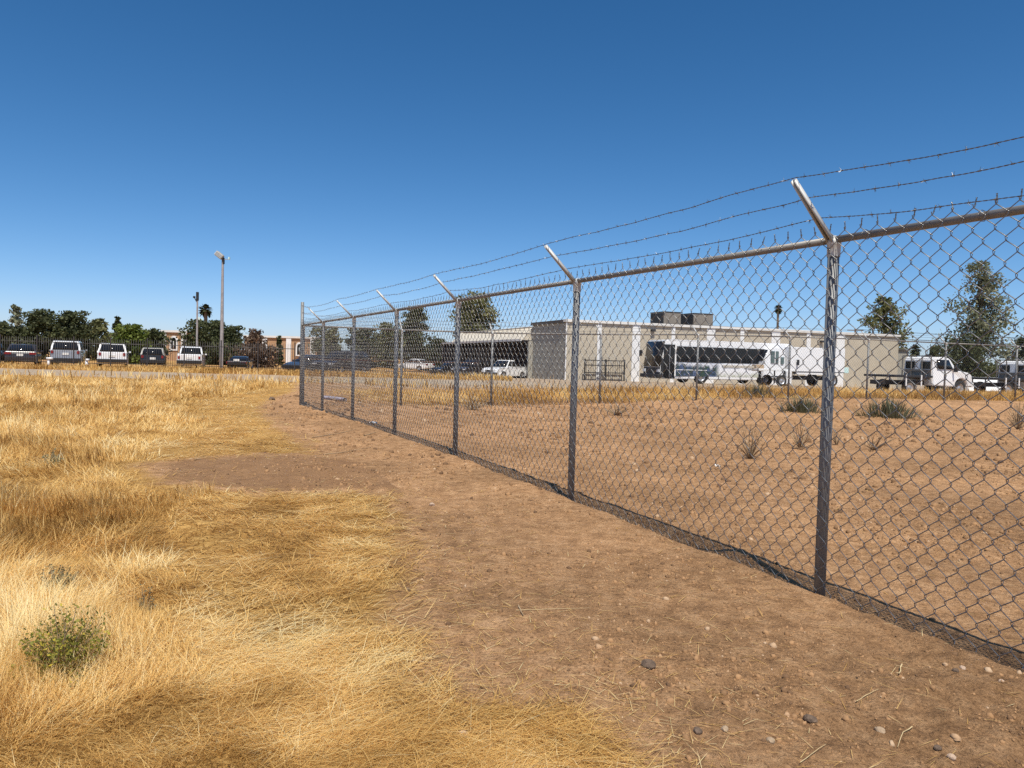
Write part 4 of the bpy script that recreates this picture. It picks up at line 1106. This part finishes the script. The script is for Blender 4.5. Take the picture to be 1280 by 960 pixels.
tree('rounded olive-green tree above the right end of the warehouse', 1103, 92, 369, 58, Mi, 4200, group=RT, lobes=18, shape='oval', base=.1)
tree('tall loose grey-green tree behind the flatbed trucks', 1222, 66, 328, 78, Gy, 5200, group=RT, lobes=26, shape='oval', base=.02)
tree('dark low growth at the foot of the tall grey-green tree', 1206, 64, 418, 66, D_, 3000, group=RT, base=.0)
tree('dark tree at the right edge above the last flatbed truck', 1284, 70, 417, 50, D_, 2800, group=RT, base=.02)
tree('small dark tree left of the tall grey-green tree', 1166, 90, 431, 26, D_, 1200, group=RT, base=.02)

def palm(label, px, Y, top_py, crown_px, base_py=None):
    p = at(px, horizon(px), Y); z1 = at(px, top_py, Y).z; Rr = crown_px / FPX * Y / 2
    z0 = tz(p.x, Y); H = z1 - z0 - Rr
    t = thing('palm_tree', label, 'tree', (p.x, Y, z0), 0)
    A = Acc(); A.tube([[(0, 0, -.2), (.05, 0, H * .5), (0, 0, H)]], np.array([[.28, .22, .2]]), 8, (1, 0, 0)); link('trunk', A.mesh('trunk', M['palmbark'], True), t)
    A = Acc()
    for k in range(64):
        el = random.uniform(-1.25, 1.45); an = random.random() * 6.28
        d = np.array((math.cos(el) * math.cos(an), math.cos(el) * math.sin(an), math.sin(el))); sd = np.array((-math.sin(an), math.cos(an), 0))
        c = np.array((0, 0, H)); L_ = Rr * random.uniform(.85, 1.1)
        ts = np.linspace(0, 1, 5); mid = c + d * (ts * L_)[:, None] - np.array((0, 0, 1)) * (ts ** 2 * L_ * .25)[:, None]
        wv = np.array([.03, .10, .34, .40, .06]) * Rr * .62
        upv = np.cross(d, sd)
        for s in (-1, 1):
            ed = mid + sd * (s * wv)[:, None] - np.array((0, 0, 1)) * (wv * .3)[:, None]
            V = np.concatenate([mid, ed]); A.add(V, [[i, i + 1, i + 6, i + 5] for i in range(4)], random.random() * (.55 if el < -.3 else 1))
    link('crown', A.mesh('crown', M['palm'], attr='rnd'), t)
palm('fan palm standing between the two light poles', 256.5, 84, 377, 19)
palm('slender distant palm above the warehouse roof', 970, 130, 379, 13)
palm('short dark palm at the right end of the warehouse', 1143, 100, 428, 17)

# ------------------------------------------------------------------ poles and wires
p = at(277, 438, 58); H = at(279, 322, 58).z
pole = thing('light_pole', 'tall steel light pole with a floodlight head behind the iron fence', 'light pole', (p.x, 58, 0))
A = Acc(); A.tube([[(0, 0, -.2), (0, 0, H * .5), (0, 0, H)]], np.array([[.15, .12, .08]]), 10, (1, 0, 0)); link('shaft', A.mesh('shaft', M['polepaint'], True), pole)
slab(pole, 'bracket', (.05, 0, H - .25), (.16, .16, .5), M['plastic'], .02)
l1 = link('floodlight', box_mesh('floodlight', (.62, .34, .40), M['lampgrey'], .06), pole, (-.22, -.10, H + .16)); l1.rotation_euler = (0, R(38), 0)
link('lens', box_mesh('lens', (.03, .30, .34), M['lampclear'], .01), l1, (-.32, 0, 0))
slab(pole, 'floodlight_arm', (.30, 0, H - .12), (.42, .05, .05), M['lampgrey'], .01)
slab(pole, 'shield', (.50, 0, H - .05), (.10, .2, .2), M['teal'], .02)
p = at(246, 438, 60); H = at(248, 365, 60).z
pole = thing('light_pole', 'thin shorter light pole rising behind the white pickup', 'light pole', (p.x, 60, 0))
A = Acc(); A.tube([[(0, 0, -.2), (0, 0, H * .5), (0, 0, H)]], np.array([[.09, .08, .06]]), 8, (1, 0, 0)); link('shaft', A.mesh('shaft', M['polepaint'], True), pole)
slab(pole, 'camera_housing', (0, 0, H - .35), (.18, .18, .7), M['plastic'], .03)
A = Acc(); A.tube([[(0, 0, H - .9), (-.22, 0, H - .5)]], .04, 6, (0, 1, 0)); link('side_arm', A.mesh('side_arm', M['plastic']), pole)
slab(pole, 'side_lamp', (-.26, 0, H - .42), (.16, .12, .16), M['plastic'], .02)
p = at(232, 412, 90); z_ = at(232, 395, 90).z
sg_ = thing('roof_sign', 'pale teal panel on a short mast above the brick building', 'sign', (p.x, 94, 0))
A = Acc(); A.tube([[(0, 0, p.z - .6), (0, 0, z_)]], .09, 8, (1, 0, 0)); link('mast', A.mesh('mast', M['white']), sg_)
slab(sg_, 'panel', (-.16, -.02, z_ - .35), (.36, .12, .9), M['teal'], .05); slab(sg_, 'panel', (.30, -.02, z_ - .55), (.26, .12, .9), M['teal'], .05)
pp = at(1069, 412, 110)
up_ = thing('utility_pole', 'wooden utility pole with crossarm behind the warehouse end', 'utility pole', (pp.x, 110, -1.1))
A = Acc(); A.tube([[(0, 0, 0), (0, 0, pp.z + 1.3)]], np.array([[.16, .11]]), 8, (1, 0, 0)); link('shaft', A.mesh('shaft', M['wood'], True), up_)
slab(up_, 'crossarm', (0, 0, pp.z + 1.0), (2.3, .12, .14), M['wood'], .01)
pe = at(1600, 428, 105)
up2 = thing('utility_pole', 'second wooden utility pole, far out past the right edge', 'utility pole', (pe.x, 105, -1.1))
A = Acc(); A.tube([[(0, 0, 0), (0, 0, pe.z + 1.4)]], np.array([[.16, .11]]), 8, (1, 0, 0)); link('shaft', A.mesh('shaft', M['wood'], True), up2)
for k, (dz, lab) in enumerate(((.0, 'upper overhead cable crossing behind the tall grey-green tree'), (-1.0, 'lower overhead cable crossing behind the tall grey-green tree'))):
    ts = np.linspace(0, 1, 24)[:, None]; a3 = np.array((pp.x, 110, pp.z + dz + .05)); b3 = np.array((pe.x, 105, pe.z + dz + .05))
    P = a3 + (b3 - a3) * ts; P[:, 2] -= (ts * (1 - ts))[:, 0] * 2.2
    A = Acc(); A.tube(P[None], .030, 4, (0, 0, 1)); tag(link('overhead_cable', A.mesh('overhead_cable', M['plastic'])), lab, 'cable', 'overhead cables')

# ------------------------------------------------------------------ plants
def shrub(label, px, py, wpx, hpx, mat, nleaf, nstem, leaf, name='shrub', dead=False):
    gx_, gy_ = G(px, py); k = gy_ / FPX; W_, H_ = wpx * k, hpx * k
    t = thing(name, label, 'shrub', (gx_, gy_, float(ground_z(np.array([gx_]), np.array([gy_]))[0]) - .01))
    A = Acc(); P = []
    for i in range(nstem):
        an = random.random() * 6.28; q = math.sqrt(random.random()); e = random.uniform(.3, 1.08)
        tip = np.array((W_ / 2 * q * math.cos(an), W_ / 2 * q * math.sin(an), H_ * e * (1 - .35 * q * q)))
        mid = tip * np.array((.42, .42, .5)) + rng.normal(0, .03 * W_, 3)
        A.tube([[(0, 0, 0), mid, tip]], np.array([[.0035, .0022, .001]]) * max(1, gy_ / 4), 4, (.2, .3, .9))
        m = max(1, nleaf // nstem); f = rng.uniform(.35, 1.05, (m, 1))
        base_ = np.where(f < .5, mid * f * 2, mid + (tip - mid) * (f - .5) * 2)
        P.append(base_ + rng.normal(0, .045 * W_, (m, 3)))
    link('stems', A.mesh('stems', M['twig']), t)
    P = np.concatenate(P); P[:, 2] = np.maximum(P[:, 2], .01)
    V, F = leaves(P, leaf)
    link('foliage', np_mesh('foliage', V, [F], mat, {'rnd': np.repeat(np.clip(rng.normal(.5, .25, len(P)), 0, 1), 4)}), t)
    return t
shrub('small green leafy shrub with yellow tips in the dry grass', 78, 852, 118, 92, M['leaf_bush'], 3600, 80, .0070)
shrub('wilted olive shrub just behind the small green shrub', 72, 752, 50, 46, M['leaf_yucca'], 1200, 50, .006)
shrub('thin grey weed among the grass right of the green shrub', 182, 772, 26, 46, M['leaf_yucca'], 240, 16, .005)
shrub('olive tuft of weed in the tall grass at far left', 66, 585, 26, 22, M['leaf_grey'], 260, 20, .014)
shrub('dried brown weeds on the yard floor behind the near mesh', 938, 572, 60, 48, M['weed'], 300, 34, .008)
shrub('faint dried weeds left of the nearest post in the yard', 1000, 560, 54, 40, M['weed'], 200, 24, .008)
shrub('dried brown weed just right of the nearest post', 1046, 556, 22, 30, M['weed'], 90, 12, .008)
shrub('sparse dry weeds below the large spiky clump', 1092, 562, 60, 26, M['weed'], 140, 20, .008)
shrub('grey weed at the right edge of the yard', 1272, 536, 34, 40, M['weed'], 260, 26, .016)
shrub('small dry weed in the yard left of the bus', 770, 520, 40, 20, M['weed'], 200, 24, .014)
shrub('dry weed beside the corner end of the yard', 590, 512, 50, 24, M['weed'], 220, 24, .016)

def spiky(label, px, py, wpx, hpx, n):
    gx_, gy_ = G(px, py); k = gy_ / FPX; W_, H_ = wpx * k, hpx * k
    t = thing('spiky_plant', label, 'plant', (gx_, gy_, tz(gx_, gy_)))
    x = rng.normal(0, W_ * .24, n); y = rng.normal(0, W_ * .14, n)
    x = np.clip(x, -W_ / 2, W_ / 2)
    L_ = H_ * rng.uniform(.6, 1.25, n) * (1 - .5 * (np.abs(x) / (W_ / 2)) ** 2)
    head = np.arctan2(y, x) + rng.normal(0, .5, n)
    V, Q, T, A = blades(x, y, np.full(n, -.02), L_, np.full(n, .020), head, np.clip(.08 + np.abs(x) / W_ * .9 + rng.normal(0, .1, n), 0, .8), np.full(n, .25), np.clip(rng.normal(.45, .22, n), 0, 1))
    link('leaves', np_mesh('leaves', V, [Q, T], M['leaf_yucca'], {'rnd': A}), t)
spiky('large grey-green spiky clump in the yard right of the nearest post', 1110, 524, 72, 27, 420)
spiky('grey-green spiky clump in the yard touching the nearest post from the left', 1003, 520, 58, 22, 320)
spiky('smallest green spiky clump in front of the farther fence', 946, 505, 40, 17, 200)

# ------------------------------------------------------------------ rocks, sticks and litter
def rock(label, px, py, wpx, mat, k=.7, name='rock'):
    gx_, gy_ = G(px, py); s = wpx * .85 / FPX * gy_ / 2
    bm = bmesh.new(); bmesh.ops.create_icosphere(bm, subdivisions=2, radius=1)
    o = np.array([random.uniform(0, 50) for _ in range(3)])
    for v in bm.verts:
        c = np.array(v.co); n_ = fbm(np.array([c[0] * 1.3 + o[0] + c[2]]), np.array([c[1] * 1.3 + o[1]]), 4, 3)[0]
        q = (.62 + .75 * n_); v.co = Vector((c[0] * q * s, c[1] * q * s * .85, c[2] * q * s * k))
    me = bm_mesh(name, bm, M[mat])
    return tag(link(name, me, None, (gx_, gy_, float(ground_z(np.array([gx_]), np.array([gy_]))[0]) + s * k * .25), random.random() * 6), label, 'rock', 'loose rocks on the dirt')
for a_ in [('dark angular rock lying alone in the middle of the dirt strip', 811, 840, 24, 'rockgrey'), ('dark split rock below the nearest post in the dirt', 1013, 902, 20, 'rockgrey'),
           ('tan rounded rock near the bottom edge right of the dark split rock', 1099, 917, 17, 'rocktan'), ('dark stone left of the small tan stone near the bottom edge', 872, 917, 17, 'rockgrey'),
           ('small tan stone just right of the dark stone near the bottom edge', 906, 917, 13, 'rocktan'), ('flat brown stone below the tan stone at the bottom', 963, 931, 17, 'rocktan'),
           ('pair of dark pebbles near the bottom right corner', 1172, 936, 13, 'rockgrey'), ('dark stone beside a pale one under the right mesh', 1194, 846, 11, 'rockgrey'),
           ('pale stone beside a dark one under the right mesh', 1203, 842, 11, 'rockpale'), ('pale stone close to the mesh at the right edge', 1252, 858, 10, 'rockpale'),
           ('pale flat stone at the bottom right corner', 1190, 949, 13, 'rockpale'), ('pink pale stone lying in the flattened grass', 578, 923, 20, 'rockpale'),
           ('small pale stone on the dirt near the bare patch', 540, 639, 11, 'rockpale'), ('tan stone where flattened grass meets dirt', 672, 918, 12, 'rocktan'),
           ('small stone at the grass edge in the middle', 510, 745, 8, 'rockgrey'), ('dark clod by the corner post', 340, 500, 12, 'rockgrey')]: rock(*a_)
def litter(name, label, px, py, wpx, hpx, mat, cat='litter'):
    gx_, gy_ = G(px, py); k = gy_ / FPX; W_, H_ = wpx * k, hpx * k
    A = Acc(); n = 5; V = []
    for i in range(n):
        for j in range(n): V.append(((i / 4 - .5) * W_ * random.uniform(.8, 1.1), (j / 4 - .5) * W_ * .8, H_ * random.uniform(.2, 1)))
    A.add(V, [[i * n + j, (i + 1) * n + j, (i + 1) * n + j + 1, i * n + j + 1] for i in range(4) for j in range(4)])
    tag(link(name, A.mesh(name, M[mat]), None, (gx_, gy_, float(ground_z(np.array([gx_]), np.array([gy_]))[0]) + .004), random.random() * 3), label, cat)
litter('paper_scrap', 'white scrap of paper on the yard floor behind the mesh', 897, 590, 7, 6, 'paper')
litter('paper_scrap', 'pale scrap lying at the fence foot between far posts', 466, 535, 9, 4, 'paper')
litter('paper_scrap', 'tiny white scrap inside the fence near the corner', 450, 505, 4, 3, 'paper')
def stick(label, pts_px, rpx, name='stick', mat='twig'):
    P = []
    for px, py in pts_px:
        x, y = G(px, py); P.append((x, y, float(ground_z(np.array([x]), np.array([y]))[0]) + .008))
    gy_ = P[0][1]; r = rpx * .7 / FPX * gy_ / 2
    P = np.array(P); ts = np.linspace(0, 1, 7); src = np.linspace(0, 1, len(P))
    Q = np.stack([np.interp(ts, src, P[:, i]) for i in range(3)], 1); Q[1:-1] += rng.normal(0, r * .5, (5, 3)); Q[:, 2] = np.maximum(Q[:, 2], P[:, 2].min() + r * .5)
    A = Acc(); A.tube(Q[None], np.linspace(1, .45, 7)[None] * r, 5, (.1, .2, .95))
    return tag(link(name, A.mesh(name, M[mat], True)), label, 'stick', 'dry sticks on the ground')
M['straw1'] = simple('pale_stalk', (.50, .38, .21), .8, 0, .2, 20, .2)
for a_ in [('pale straight stalk crossing the middle of the dirt strip', [(645, 773), (690, 770), (738, 769)], 1.3, 'stick', 'straw1'), ('dark short twig beside the pale stalk on the dirt', [(648, 767), (654, 780)], 3),
           ('curved white stalk on the dirt right of the nearest post', [(1127, 838), (1124, 847), (1119, 851)], 3, 'stick', 'straw1'), ('long pale stalk above the tan rounded rock', [(1140, 912), (1128, 922), (1122, 934)], 2.4, 'stick', 'straw1'),
           ('slanting twig on the dirt near the upper bare patch', [(404, 577), (430, 574), (464, 567)], 1.8), ('dark twig on the far edge of the bare patch', [(237, 580), (252, 580)], 3), 
           ('forked stick lying on the dirt near the far posts', [(390, 554), (420, 549), (446, 544)], 1.6), ('twig lying right of the bare patch below the forked stick', [(455, 552), (470, 549)], 2.2),
           ('pale bent stalk near the fence at right', [(1070, 880), (1082, 872), (1098, 868)], 2, 'stick', 'straw1'), ('stalk at the bottom right lying flat', [(1000, 958), (1020, 945), (1032, 936)], 2, 'stick', 'straw1')]: stick(*a_)
# purple-white pipe length inside the yard near the corner
g_a = G(404, 499); g_b = G(431, 502)
A = Acc(); A.tube([[(g_a[0], g_a[1], .06), (g_b[0], g_b[1], .06)]], .05, 8); A.tube([[(g_a[0] + .1, g_a[1] + .15, .05), (g_b[0], g_b[1] + .15, .05)]], .04, 8)
tag(link('pipe_length', A.mesh('pipe_length', simple('mauve_pipe', (.40, .36, .42), .5, 0, .5, 8))), 'pale mauve pipe lying inside the yard near the corner post', 'pipe')
# small white posts by the silver SUV
for px, lab in ((61, 'white utility box by the left wheel of the silver SUV'), (108.5, 'small white marker by the right wheel of the silver SUV')):
    q = onground(px, 47.6)
    A = Acc(); A.box((0, 0, .25), (.12, .12, .5)); A.box((.06, 0, .56), (.34 if px < 100 else .14, .2, .14)); tag(link('marker_post', A.mesh('marker_post', M['white']), None, q), lab, 'post')

print('triangles', sum(len(o.data.loops) - 2 * len(o.data.polygons) for o in sc.objects if o.type == 'MESH'))
